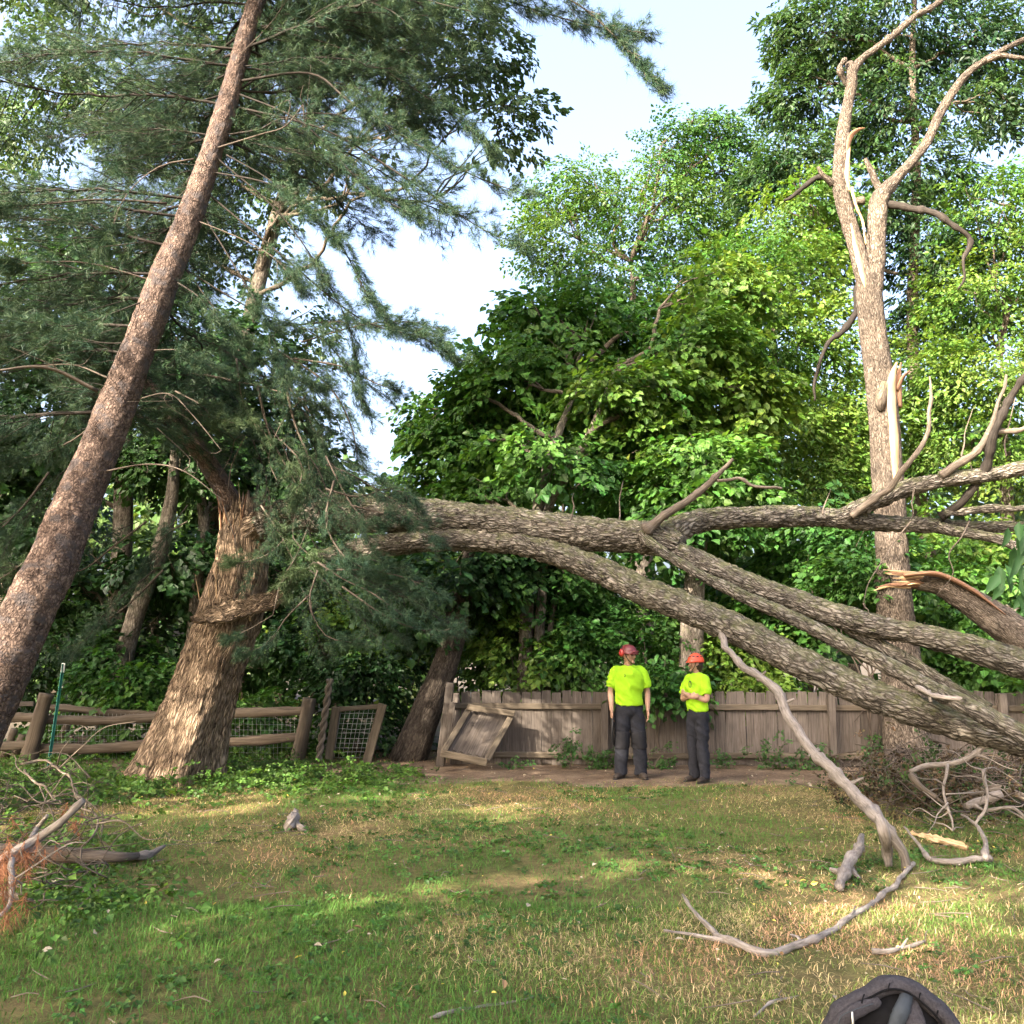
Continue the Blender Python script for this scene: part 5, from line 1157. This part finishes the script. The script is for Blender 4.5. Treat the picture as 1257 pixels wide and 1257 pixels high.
o = lt.build('fallen_leaves', M['litter'], None, smooth=False); tag(o, 'scattered dry leaves and pale chips on the lawn and soil', 'leaves', kind='stuff')
tw = Bag(); x, y = scatter(420, 4.0, 14.0)
for a, b_ in zip(x, y):
    L = r.uniform(.05, .28); th = r.random() * 6.28; c = A3([a, b_, gz(A3([a]), A3([b_]))[0] + .03]); d = A3([math.cos(th), math.sin(th), r.normal(0, .08)]) * L
    tw.add(*tube([c - d / 2, c + r.normal(0, .012, 3), c + d / 2], [.0035, .0035, .002], seg=4, step=.2, cap=False))
o = tw.build('small_twigs', M['twig'], None); tag(o, 'short dry twigs sprinkled over the lawn', 'twigs', kind='stuff')
# hanging compound leaves close by on the right
r = np.random.default_rng(190)
hb = thing('leafy_branch', 'hanging branch of large pointed green leaves reaching in from the right edge', 'branch', P(1300, 600, 8.0))
Bag().add(*tube([P(1330, 560, 8.0), P(1290, 610, 7.9), P(1262, 650, 7.8), P(1248, 690, 7.8)], [.012, .01, .007, .004], seg=7, step=.05)).build('stem', M['twig'], hb)
for k in range(34):
    c = P(r.uniform(1222, 1300), r.uniform(640, 735), 7.8 + r.normal(0, .15)); x = norm(A3([-.25 + r.normal(0, .3), -.2, -1.])); Rm = rmat(x[None], A3([[r.normal(0, .4), -1, .3]]))[0]; L = r.uniform(.16, .26)
    V = (LEAF6 * A3([L, L * .42, L])) @ Rm.T + c
    Bag().add(V, LQ, {'col': np.tile(A3([.05, .125, .04, 1]) * A3([*[r.uniform(.7, 1.3)] * 3, 1]), (6, 1))}).build('leaf', M['leaf'], hb, smooth=True)
# ------------------------------------------------------------------ unseen trees beside and behind the camera, placed and shaped for their shade
for px, py, gr in [(300, 960, .75), (390, 985, .6), (240, 985, .5), (110, 1090, .5), (175, 1010, .4), (590, 1078, .55), (640, 1066, .4), (690, 1002, .5), (740, 985, .4), (800, 1032, .5), (860, 1060, .35), (930, 1110, .4), (380, 1225, .3), (1120, 1095, .5), (1200, 1100, .4), (640, 990, .3), (1060, 1170, .3), (870, 985, .3)]:
    GAPS.append((G(px, py), gr))  # crowns are opened towards the sun to put flecks at these spots
for px, py, Y_, gr in [(600, 760, 15.5, .8), (660, 800, 15.3, .6), (480, 760, 16, .8), (440, 840, 15.8, .5), (770, 750, 16, .7), (700, 720, 15.5, .6), (540, 700, 15.6, .6), (235, 900, 12.4, .7), (262, 850, 12.4, .7), (280, 800, 12.4, .6), (245, 930, 12.4, .5), (290, 720, 12.3, .4), (90, 660, 10, .35), (60, 760, 10, .3), (140, 520, 10.3, .4), (170, 420, 10.4, .4), (220, 290, 10.6, .5), (670, 905, 14, .35), (690, 875, 14, .3), (905, 900, 14, .25),
                       (560, 625, 11.5, .35), (700, 640, 11, .35), (1000, 630, 11, .4), (350, 690, 11.6, .5), (340, 600, 11.8, .4), (1110, 890, 13.2, .25), (1100, 860, 8.6, .3)]:
    GAPS.append((P(px, py, Y_), gr))
def shade_tree(label, x, y, h, vol, k, seed, dens=19):
    r = np.random.default_rng(seed); cl = []
    for a, b_, c, rad, w in vol:
        for q in range(int(k * w)):
            u = norm(r.standard_normal(3)) * r.random() ** .4; s_ = r.uniform(.65, 1.15)
            cl.append((A3([x + a, y + b_, c]) + u * A3(rad), (s_, s_, s_ * .6), dens))
    tree('shade_tree', label, [(x, y, -.1), (x + .1, y, h * .3), (x - .1, y + .1, h * .6), (x, y, h * .85)], [.24, .2, .15, .06], cl, 'far', GREEN, seed, M['bark_grey'], 'trees shading the lawn', quads=False, size=.95, gaps=True)
shade_tree('unseen broad green tree left of the lawn, crown shaped to shade the middle of the grass', -8.2, -.6, 11, [(0, 0, 8, (3.6, 3.4, 3), 3), (2.2, 1, 6.5, (2.4, 2.2, 1.8), 1.6), (-2, 1, 7, (2.6, 2.4, 2.2), 1.6), (.5, -2.5, 7, (2.8, 2.4, 2.2), 1.6), (.5, .5, 10, (2.5, 2.4, 2), 1.6), (4.4, .6, 7.6, (2.2, 2.2, 1.3), 1.3), (4.6, -2, 8, (2.2, 2, 1.3), 1.2), (2.6, 3.4, 9.6, (4.2, 1.6, 1.6), 3.2), (5.5, 2.4, 8.6, (2.2, 1.6, 1.2), 1.2)], 9, 501)
shade_tree('unseen leafy tree behind the viewpoint, crown shaped to shade the near lawn', -6.4, -6.5, 9.5, [(0, 0, 7, (3.6, 3.2, 2.6), 3), (1.6, 1.5, 5.2, (2.4, 2.2, 1.6), 1.4), (-2, 0, 6, (2.5, 2.4, 2), 1.5), (1, -1, 8.6, (2.4, 2.2, 1.6), 1.4)], 9, 502)
shade_tree('unseen tall tree left of the leaning pine, placed to shade the rail fence', -13.2, 4.5, 13, [(0, 0, 8.5, (3, 3, 3.4), 3), (1.5, .6, 6.4, (2.2, 2, 1.8), 1.4), (0, -1.8, 9.5, (2.4, 2.2, 2), 1.4), (-.5, 2.5, 7.5, (2.4, 2.4, 2.6), 1.8)], 9, 503)
shade_tree('unseen dense tree far to the left, placed to shade the left wood', -13.5, 10.0, 13, [(0, 0, 8, (2.8, 3, 4), 4), (0, 0, 4, (2.2, 2.4, 2), 2)], 9, 504)
# ------------------------------------------------------------------ workers
def sph(c, rad, rot=None, nu=24, nv=16, fn=None):
    u = np.linspace(0, 2 * math.pi, nu, endpoint=False); v = np.linspace(0, math.pi, nv + 1)[1:-1]
    d = np.stack([np.outer(np.sin(v), np.cos(u)), np.outer(np.sin(v), np.sin(u)), np.outer(np.cos(v), np.ones(nu))], -1).reshape(-1, 3)
    V = np.vstack([d, [[0, 0, 1], [0, 0, -1]]])
    if fn is not None: V = fn(V)
    V = V * A3(rad)
    if rot is not None: V = V @ np.asarray(rot).T
    V = V + A3(c); m = nv - 1; i = np.arange(m - 1)[:, None] * nu; k = np.arange(nu)[None]; k2 = (k + 1) % nu
    q = np.stack([i + k, i + nu + k, i + nu + k2, i + k2], -1).reshape(-1, 4); k = np.arange(nu); k2 = (k + 1) % nu
    return V, [q, np.stack([np.full(nu, m * nu), k, k2], 1), np.stack([np.full(nu, m * nu + 1), (m - 1) * nu + k2, (m - 1) * nu + k], 1)]

def cap(pts, rad, sq=None, seg=14, flat=False, up=(1, 0, 0)):
    """closed, rounded limb"""
    pts = [A3(p, float) for p in pts]; rad = list(rad)
    if not flat:
        d0, d1 = norm(pts[0] - pts[1]), norm(pts[-1] - pts[-2])
        pts = [pts[0] + d0 * rad[0] * .95, pts[0] + d0 * rad[0] * .6] + pts + [pts[-1] + d1 * rad[-1] * .6, pts[-1] + d1 * rad[-1] * .95]
        rad = [rad[0] * .25, rad[0] * .78] + rad + [rad[-1] * .78, rad[-1] * .25]
    t = norm(pts[1] - pts[0]); u = A3(up, float)
    if abs(u @ t) > .9: u = A3([0, 0, 1.])
    V, Fs, _ = tube(pts, rad, seg=seg, step=.02, rn=0, sq=sq, up=u); return V, Fs

def remesh(bag, voxel, name, mat, parent, wrinkle=0.0, wscale=14, seed=0, smooth=4, xf=None):
    """join overlapping closed shapes into one continuous skin"""
    V = np.concatenate(bag.V); me = mkmesh('tmp', V, [np.concatenate(f) for f in bag.F.values()], None)
    o = bpy.data.objects.new('tmp', me); COL.objects.link(o)
    m = o.modifiers.new('r', 'REMESH'); m.mode = 'VOXEL'; m.voxel_size = voxel; m.adaptivity = 0
    s_ = o.modifiers.new('s', 'SMOOTH'); s_.factor = .5; s_.iterations = smooth
    bpy.context.view_layer.update(); dg = bpy.context.evaluated_depsgraph_get()
    m2 = bpy.data.meshes.new_from_object(o.evaluated_get(dg)); bpy.data.objects.remove(o); bpy.data.meshes.remove(me)
    n = len(m2.vertices); co = np.empty(n * 3, np.float32); m2.vertices.foreach_get('co', co); co = co.reshape(-1, 3)
    if wrinkle:
        no = np.empty(n * 3, np.float32); m2.vertices.foreach_get('normal', no); no = no.reshape(-1, 3)
        q_ = co * A3([wscale * .55, wscale * .55, wscale * 1.3]) + A3([0, 0, 1]) * co[:, :1] * 9; q_ = q_ + (fbm(q_ * .6, 2, seed + 4) * 1.5)[:, None]
        f = .5 * (fbm(q_, 2, seed) - .5) + .5 * (.55 - np.abs(2 * vn(q_ * .8 + 3, seed + 2) - 1))
        co = co + no * (f * 2 * wrinkle)[:, None]
    m2.vertices.foreach_set('co', np.ascontiguousarray(co, np.float32).ravel()); m2.name = name
    m2.polygons.foreach_set('use_smooth', np.ones(len(m2.polygons), bool)); m2.materials.clear(); m2.materials.append(mat); m2.update()
    return m2

M['skin'] = plain('skin', (.36, .215, .155), .55, .08, 40)
M['hivis'] = plain('hivis_cloth', (.30, .56, .022), .85, .12, 16, .1)
M['work_trousers'] = plain('work_trousers', (.019, .020, .026), .85, .3, 30, .15)
M['knee_patch'] = plain('knee_patch', (.014, .014, .017), .75, .2, 30, .2)
M['boot_leather'] = plain('boot_leather', (.035, .027, .022), .7, .4, 40, .25)
M['black_plastic'] = plain('black_plastic', (.012, .012, .014), .4, .2, 30, .4)
M['helmet_dark'] = plain('helmet_maroon', (.14, .02, .022), .35, .15, 12, .5)
M['helmet_red'] = plain('helmet_red', (.36, .03, .025), .35, .12, 12, .5)
M['helmet_orange'] = plain('helmet_orange', (.60, .07, .025), .35, .1, 12, .5)
M['hair'] = plain('dark_hair', (.03, .018, .012), .6, .4, 90, .3)
M['lips'] = plain('lips', (.34, .13, .11), .5, .1, 40)

def hand(bag, w, dirv, palm, side, curl, s=1.0):
    """hand from wrist w: dirv along the forearm, palm = palm normal, side = towards the thumb"""
    d, n, t = norm(A3(dirv, float)), norm(A3(palm, float)), norm(A3(side, float)); w = A3(w, float)
    k = w + d * .085 * s
    bag.add(*cap([w, w + d * .045 * s, k], [.026 * s, .034 * s, .034 * s], up=n, sq=(.5, 1.12)))
    for j, (off, L) in enumerate([(.030, .072), (.010, .080), (-.010, .075), (-.029, .058)]):
        b_ = k + t * off * s; a1 = curl * .6; a2 = curl * 1.5
        p1 = b_ + (d * math.cos(a1) + n * math.sin(a1)) * L * .5 * s; p2 = p1 + (d * math.cos(a2) + n * math.sin(a2)) * L * .5 * s
        bag.add(*cap([b_ - d * .015, p1, p2], [.0095 * s, .0088 * s, .0072 * s], seg=8))
    b_ = w + d * .03 * s + t * .026 * s; p1 = b_ + norm(d * .7 + t * .7) * .038 * s; p2 = p1 + norm(d * .95 + n * .3) * .03 * s
    bag.add(*cap([b_, p1, p2], [.013 * s, .011 * s, .0085 * s], seg=8))

def head(bag, c, yaw, s=1.0):
    Rm = rotz(yaw)
    def shape(V):
        V = V.copy(); z = V[:, 2]; lowf = np.clip(-z, 0, 1)
        V[:, 0] *= 1 - .34 * lowf ** 1.3; V[:, 1] = V[:, 1] * (1 - .18 * lowf) - .12 * lowf
        return V
    bag.add(*sph(c, (.076 * s, .098 * s, .118 * s), Rm, 28, 20, shape))
    f = lambda x, y, z: A3(c) + Rm @ (A3([x, y, z]) * s)
    bag.add(*cap([f(0, -.088, .022), f(0, -.103, -.008), f(0, -.112, -.028)], [.010 * s, .013 * s, .015 * s], seg=10))
    bag.add(*cap([f(-.012, -.1, -.03), f(.012, -.1, -.03)], [.009 * s, .009 * s], seg=8))
    bag.add(*sph(f(0, -.088, -.098), (.024 * s, .02 * s, .018 * s), Rm, 12, 8))
    for k in (-1, 1):
        bag.add(*sph(f(k * .078, .012, -.005), (.010 * s, .020 * s, .032 * s), Rm, 10, 8)); bag.add(*sph(f(k * .042, -.07, -.02), (.022 * s, .022 * s, .022 * s), Rm, 10, 8))
    return f, Rm

def shell(c, rad, Rm, z0=-.12, thick=.006, brim=None, nu=40, nv=14):
    """dome with a rim; brim(az)->extra length at the rim in the facing direction"""
    u = np.linspace(0, 2 * math.pi, nu, endpoint=False); e0 = math.asin(z0); V = []
    for t in (0, 1):
        for j in range(nv + 1):
            e = e0 + (math.pi / 2 - e0) * j / nv
            for a in u:
                x, y, z = math.cos(e) * math.cos(a), math.cos(e) * math.sin(a), math.sin(e)
                p = A3([x, y, z]) * (A3(rad) - t * thick)
                if brim is not None and j <= 1: p = p + A3([x, y, -.25]) * brim(a) * (1 - j * .55)
                V.append(p)
    V = A3(V) @ Rm.T + A3(c); m = (nv + 1) * nu; i = np.arange(nv)[:, None] * nu; k = np.arange(nu)[None]; k2 = (k + 1) % nu
    q = np.stack([i + k, i + k2, i + nu + k2, i + nu + k], -1).reshape(-1, 4); k = np.arange(nu); k2 = (k + 1) % nu
    return V, [q, q[:, ::-1] + m, np.stack([k2, k, k + m, k2 + m], 1)]

def person(label, base, yaw, sc, hyaw, pose, helmet, shades, hair, slim=1.0):
    W3 = rotz(yaw) @ np.diag([sc * slim, sc, sc]); toW = lambda V: np.asarray(V) @ W3.T
    X = lambda bag: (bag.V.__setitem__(slice(None), [toW(v) for v in bag.V]), bag)[1]
    body = Bag()
    # torso, neck, legs and arms of one continuous body
    body.add(*cap([(0, .01, .90), (0, .005, 1.0), (0, 0, 1.12), (0, -.005, 1.27), (0, .005, 1.40), (0, .012, 1.455)], [.15, .15, .14, .165, .15, .07], sq=(1, .62), seg=20))
    body.add(*cap([(0, .015, 1.42), (0, .005, 1.50), (0, -.005, 1.56)], [.058, .055, .055]))
    hc = (0, -.015, 1.615); f, HR = head(body, hc, hyaw)
    arms, legs = pose['arms'], pose['legs']
    for k in (0, 1):
        sh_, el, wr = [A3(p) for p in arms[k]]; body.add(*cap([sh_, (sh_ + el) / 2, el, (el * .6 + wr * .4), wr], [.046, .046, .040, .040, .026]))
        hp_, kn, an = [A3(p) for p in legs[k]]; body.add(*cap([hp_, (hp_ + kn) / 2, kn, (kn * .65 + an * .35), an], [.085, .078, .055, .055, .036]))
        h_ = pose['hands'][k]; hand(body, wr, *h_, 1.0)
    top = bpy.data.objects.new('person', remesh(X(body), .009, 'person', M['skin'], None, smooth=3)); COL.objects.link(top)
    top.location = base; ORG[top.name] = A3(base); tag(top, label, 'person', 'tree workers in high visibility shirts')
    def child(name, bag, mat, parent=top, vox=None, **kw):
        X(bag)
        if vox: me = remesh(bag, vox, name, M[mat], None, **kw)
        else: me = mkmesh(name, np.concatenate(bag.V), [np.concatenate(q) for q in bag.F.values()], M[mat])
        return link(name, me, parent)
    # shirt with a body, sleeves and hem
    s_ = Bag(); s_.add(*cap([(0, 0, .965), (0, -.005, 1.02), (0, -.01, 1.12), (0, -.01, 1.27), (0, .004, 1.38), (0, .01, 1.435), (0, .012, 1.475)], [.186, .184, .182, .196, .188, .145, .072], sq=(1, .66), seg=26, flat=True))
    for k in (0, 1):
        sh_, el, wr = [A3(p) for p in arms[k]]; e = sh_ + (el - sh_) * .78; a = sh_ + A3([-.09 * np.sign(sh_[0]), 0, .018]); s_.add(*cap([a, sh_ + A3([-.02 * np.sign(sh_[0]), 0, -.002]), (sh_ + e) / 2, e], [.05, .068, .072, .075], flat=True))
    child('shirt', s_, 'hivis', vox=.009, wrinkle=.022, wscale=11, seed=3, smooth=3)
    cb = Bag(); u = np.linspace(0, 2 * math.pi, 15); cb.add(*tube([A3([math.cos(a) * .068, .012 + math.sin(a) * .062, 1.472 + .012 * math.sin(a)]) for a in u], [.007] * 15, seg=6, step=.02, rn=0)); child('collar', cb, 'hivis')
    # trousers
    tr = Bag(); tr.add(*cap([(0, .005, .79), (0, .005, .86), (0, .005, .93), (0, 0, 1.01)], [.10, .165, .170, .162], sq=(1, .70), seg=24, flat=True))
    for k in (0, 1):
        hp_, kn, an = [A3(p) for p in legs[k]]; tr.add(*cap([hp_ + A3([0, 0, .02]), (hp_ + kn) / 2, kn, (kn + an) / 2, an * .98 + A3([0, 0, -.03])], [.100, .096, .084, .083, .078], flat=True))
    tro = child('trousers', tr, 'work_trousers', vox=.010, wrinkle=.024, wscale=9, seed=8, smooth=3)
    bt_ = Bag(); u = np.linspace(0, 2 * math.pi, 25); bt_.add(*tube([A3([math.cos(a) * .168, .002 + math.sin(a) * .117, .978]) for a in u], [.014] * 25, seg=6, step=.02, rn=0, sq=(1, .4), up=(0, 0, 1))); child('belt', bt_, 'black_plastic')
    for k in (0, 1):
        hp_, kn, an = [A3(p) for p in legs[k]]; kp = Bag(); d = norm(hp_ - kn); e = norm(an - kn); kp.add(*cap([kn + d * .10, kn + A3([0, -.006, 0]), kn + e * .10], [.108, .102, .104], flat=True, sq=(1, 1)))
        if pose.get('patch'): child('knee_patch', kp, 'knee_patch', tro, vox=.009, wrinkle=.009, seed=12)
        b2 = Bag(); td = norm(A3([*pose['toes'][k], 0])); a = A3([an[0], an[1], 0])
        b2.add(*cap([a + A3([0, 0, .15]), a + A3([0, 0, .05])], [.055, .056])); b2.add(*cap([a - td * .045 + A3([0, 0, .046]), a + td * .06 + A3([0, 0, .046]), a + td * .155 + A3([0, 0, .036])], [.046, .048, .04], sq=(1.0, .9)))
        bo = child('boot', b2, 'boot_leather', vox=.009, wrinkle=.003); so_ = Bag(); so_.add(*cap([a - td * .06 + A3([0, 0, .012]), a + td * .05 + A3([0, 0, .012]), a + td * .18 + A3([0, 0, .012])], [.046, .05, .042], sq=(1, .26), up=np.cross(td, [0, 0, 1])))
        child('sole', so_, 'black_plastic', bo, vox=.007)
    # helmet
    hcol, hk = helmet; br = (lambda a: .028 * max(0, math.cos(a + math.pi / 2)) ** 1.5 + .004)
    hb_ = Bag().add(*shell(f(0, .004, .028), (.108, .130, .118), HR, -.1, .008, br)); ho = child('helmet', hb_, hcol)
    if hk == 'muffs':
        for k in (-1, 1):
            mb = Bag().add(*sph(f(k * .108, .03, .03), (.022, .042, .05), HR, 16, 12)); child('ear_muff', mb, 'helmet_red', ho)
            mb = Bag().add(*cap([f(k * .112, .03, .07), f(k * .106, .02, .12)], [.006, .006], seg=8)); child('muff_arm', mb, 'black_plastic', ho)
        vb = Bag().add(*cap([f(-.07, -.115, .035), f(-.04, -.142, .045), f(0, -.152, .048), f(.04, -.142, .045), f(.07, -.115, .035)], [.010, .012, .012, .012, .010], sq=(1, .6))); child('visor', vb, 'helmet_dark', ho)
    for k in range(7):
        a = -1.2 + k * .62 if k < 5 else (.9 if k == 5 else 2.3); e = .62 if k < 5 else .95
        p = A3([math.cos(e) * math.cos(a) * .108, .004 / 1 + math.cos(e) * math.sin(a) * .130, .028 + math.sin(e) * .118]); vb = Bag().add(*sph(f(*p), (.008, .022, .009), HR @ rotz(a), 10, 8)); child('vent', vb, 'black_plastic', ho)
    for k in (-1, 1):
        st_ = Bag().add(*tube([f(k * .086, -.02, .02), f(k * .074, -.045, -.05), f(k * .02, -.085, -.118)], [.005] * 3, seg=6, step=.02, rn=0)); child('chin_strap', st_, 'black_plastic', ho)
    if shades:
        g = Bag()
        for k in (-1, 1): g.add(*sph(f(k * .033, -.092, .012), (.030, .012, .019), HR @ rotz(k * .3), 14, 10)); g.add(*cap([f(k * .06, -.075, .016), f(k * .082, .0, .014)], [.005, .004], seg=6))
        g.add(*cap([f(-.01, -.1, .016), f(.01, -.1, .016)], [.005, .005], seg=6)); child('sunglasses', g, 'black_plastic')
    else:
        for k in (-1, 1): child('eye', Bag().add(*sph(f(k * .031, -.085, .010), (.011, .008, .007), HR, 10, 8)), 'hair')
    child('mouth', Bag().add(*cap([f(-.022, -.094, -.062), f(0, -.102, -.061), f(.022, -.094, -.062)], [.004, .006, .004], seg=8)), 'lips')
    if hair:
        hb2 = Bag().add(*sph(f(0, .035, -.015), (.084, .078, .085), HR, 18, 12)); hb2.add(*sph(f(0, .05, -.07), (.062, .05, .055), HR, 14, 10)); child('hair', hb2, 'hair', vox=.008, wrinkle=.008, wscale=50)
    else:
        hb2 = Bag().add(*sph(f(0, .022, .0), (.080, .082, .07), HR, 18, 12)); child('hair', hb2, 'hair', vox=.008, wrinkle=.004, wscale=50)
    return top, toW, child

# taller worker, arms hanging
b1 = G(774, 958); b1[2] = float(gz(A3([b1[0]]), A3([b1[1]]))[0]) + .004
p1, toW1, ch1 = person('worker in a neon yellow shirt and sunglasses standing with arms at the sides', b1, R_(4), .985, R_(38),
    dict(arms=[[(-.185, .01, 1.40), (-.245, .03, 1.13), (-.245, -.05, .895)], [(.185, .01, 1.40), (.255, .03, 1.13), (.245, -.04, .895)]],
         legs=[[(-.088, .005, .90), (-.108, -.015, .50), (-.125, .02, .09)], [(.088, .005, .90), (.118, -.02, .50), (.145, .01, .09)]],
         hands=[((-.02, -.10, -1), (1, 0, 0), (0, -1, 0), .35), ((.0, -.08, -1), (-1, 0, 0), (0, -1, 0), .35)], toes=[(-.55, -.8), (.15, -1)], patch=True), ('helmet_dark', 'muffs'), True, False)
mk = Bag().add(*cap([(-.075, -.128, 1.36), (-.07, -.130, 1.345), (-.078, -.130, 1.33)], [.006, .005, .006], seg=8)); ch1('shirt_mark', mk, 'knee_patch')
# saw scabbard hanging by the leg
sc_ = Bag(); pts = [A3(p) @ (rotz(R_(4)) * .985).T + b1 for p in [(-.235, -.06, .80), (-.245, -.075, .68), (-.25, -.07, .57), (-.235, -.05, .47), (-.225, -.04, .44)]]
sc_.add(*tube(pts, [.034, .036, .034, .03, .018], seg=14, step=.02, sq=(.55, 1), rn=.03, up=(1, 0, 0))); o = sc_.build('saw_scabbard', M['black_plastic'], None); tag(o, 'curved black saw scabbard hanging beside the taller worker\'s leg', 'scabbard')
# shorter worker, arms folded, looking sideways
b2 = G(859, 961); b2[2] = float(gz(A3([b2[0]]), A3([b2[1]]))[0]) + .004
p2, toW2, ch2 = person('shorter worker with folded arms and an orange climbing helmet', b2, R_(-46), .925, R_(-34),
    dict(arms=[[(-.18, .0, 1.39), (-.235, -.07, 1.13), (.03, -.205, 1.16)], [(.18, .0, 1.39), (.235, -.06, 1.12), (-.05, -.225, 1.20)]],
         legs=[[(-.085, .005, .90), (-.095, -.02, .50), (-.11, .02, .09)], [(.085, .005, .90), (.10, -.03, .50), (.12, -.01, .09)]],
         hands=[((1, .1, .1), (0, 1, 0), (0, 0, 1), .4), ((-1, .35, .15), (0, 1, 0), (0, 0, 1), .5)], toes=[(-.25, -1), (.1, -1)]), ('helmet_orange', 'vents'), False, True, .84)
lp = Bag(); u = np.linspace(0, 2 * math.pi, 13); lp.add(*tube([A3([-.02 + math.cos(a) * .022, -.142, 1.325 + math.sin(a) * .048]) for a in u], [.0055] * 13, seg=6, step=.01, rn=0)); ch2('neck_loop', lp, 'black_plastic')

# ------------------------------------------------------------------ backpack
M['pack_cloth'] = plain('pack_cloth', (.042, .039, .044), .9, .45, 90, .1, bmp=.6)
M['pack_dark'] = plain('pack_dark', (.006, .006, .007), .9, .3, 50, .1)
M['pack_blue'] = plain('pack_blue', (.035, .042, .052), .7, .2, 50, .2)
M['zip_metal'] = plain('zip_metal', (.55, .54, .52), .35, .15, 50, .5, .8)
YB = 3.15
bp = thing('backpack', 'charcoal grey open backpack standing on the grass', 'backpack', A3([P(1095, 1250, YB)[0], YB + .05, 0]))
q = lambda px, py, dy=0.0: P(px, py, YB + dy)
body = Bag(); c0 = q(1100, 1257)
cx, W0 = c0[0], pm(150, YB)
body.add(*cap([(cx, YB + .08, .03), (cx, YB + .07, .2), (cx, YB + .06, .33), (cx + .01, YB + .06, .40)], [.20, .21, .20, .17], sq=(1, .62), seg=30))
me = remesh(body, .012, 'bag_body', M['pack_dark'], None, wrinkle=.012, wscale=9, smooth=3)
V_ = np.empty(len(me.vertices) * 3, np.float32); me.vertices.foreach_get('co', V_); V_ = V_.reshape(-1, 3) - ORG[bp.name]; me.vertices.foreach_set('co', V_.astype(np.float32).ravel()); me.update(); link('bag_body', me, bp)
def bpart(name, pts, rad, mat, sq=None, wr=.004, flat=False):
    b_ = Bag().add(*cap(pts, rad, sq=sq, seg=18, flat=flat, up=(0, -1, 0))); me = remesh(b_, .006, name, M[mat], None, wrinkle=wr, wscale=26, smooth=3)
    V_ = np.empty(len(me.vertices) * 3, np.float32); me.vertices.foreach_get('co', V_); V_ = V_.reshape(-1, 3) - ORG[bp.name]; me.vertices.foreach_set('co', V_.astype(np.float32).ravel()); me.update(); return link(name, me, bp)
bpart('padded_rim', [q(1012, 1300, .02), q(1024, 1248, .02), q(1042, 1231, .02), q(1068, 1219, .02), q(1084, 1210, .02), q(1104, 1209, .02), q(1124, 1217, .02), q(1145, 1234, .02), q(1162, 1254, .02), q(1180, 1290, .02), q(1188, 1340, .02)],
      [.03, .022, .020, .022, .026, .025, .027, .030, .032, .034, .034], 'pack_cloth', (1.5, 1))
bpart('back_panel', [q(1100, 1360, .10), q(1100, 1290, .10), q(1100, 1235, .09)], [.16, .15, .08], 'pack_dark', (.25, 1), flat=True)
bpart('shoulder_strap', [q(1088, 1300, -.02), q(1098, 1262, -.03), q(1108, 1238, -.03), q(1114, 1220, 0)], [.026, .025, .024, .02], 'pack_blue', (.7, 1))
bpart('inner_flap', [q(1122, 1300, -.03), q(1124, 1260, -.03), q(1120, 1228, 0)], [.035, .034, .016], 'pack_cloth', (.5, 1))
bpart('side_flap', [q(1026, 1262, -.02), q(1048, 1242, -.03), q(1076, 1231, -.02)], [.022, .024, .016], 'pack_cloth', (.6, 1))
bpart('inner_strap', [q(1070, 1300, -.02), q(1078, 1258, -.01), q(1092, 1222, .02)], [.018, .018, .014], 'pack_dark', (.5, 1))
z_ = Bag().add(*tube([q(1046, 1272, -.06), q(1047, 1256, -.06), q(1046, 1242, -.055)], [.003, .004, .003], seg=8, step=.01, sq=(.5, 1))); z_.build('zip_pull', M['zip_metal'], bp)
z_ = Bag().add(*tube([q(1030, 1275, -.04), q(1031, 1250, -.05), q(1048, 1240, -.055), q(1072, 1232, -.05)], [.0016] * 4, seg=6, step=.01)); z_.build('zip', M['pack_blue'], bp)
z_ = Bag().add(*tube([q(1014, 1290, -.022), q(1026, 1252, -.022), q(1043, 1236, -.022), q(1069, 1224, -.022), q(1086, 1216, -.024), q(1104, 1215, -.026), q(1122, 1223, -.03), q(1142, 1240, -.03), q(1158, 1260, -.03), q(1175, 1292, -.03)], [.0035] * 10, seg=6, step=.012, rn=.2)); z_.build('rim_piping', M['pack_dark'], bp)
for k_, (px_, py_) in enumerate([(1058, 1226), (1090, 1211), (1128, 1222), (1150, 1242)]):
    z_ = Bag().add(*tube([q(px_, py_ + 6, -.035), q(px_ + 1, py_, -.03), q(px_ + 3, py_ - 6, .0)], [.0022] * 3, seg=5, step=.01)); z_.build('seam', M['pack_dark'], bp)
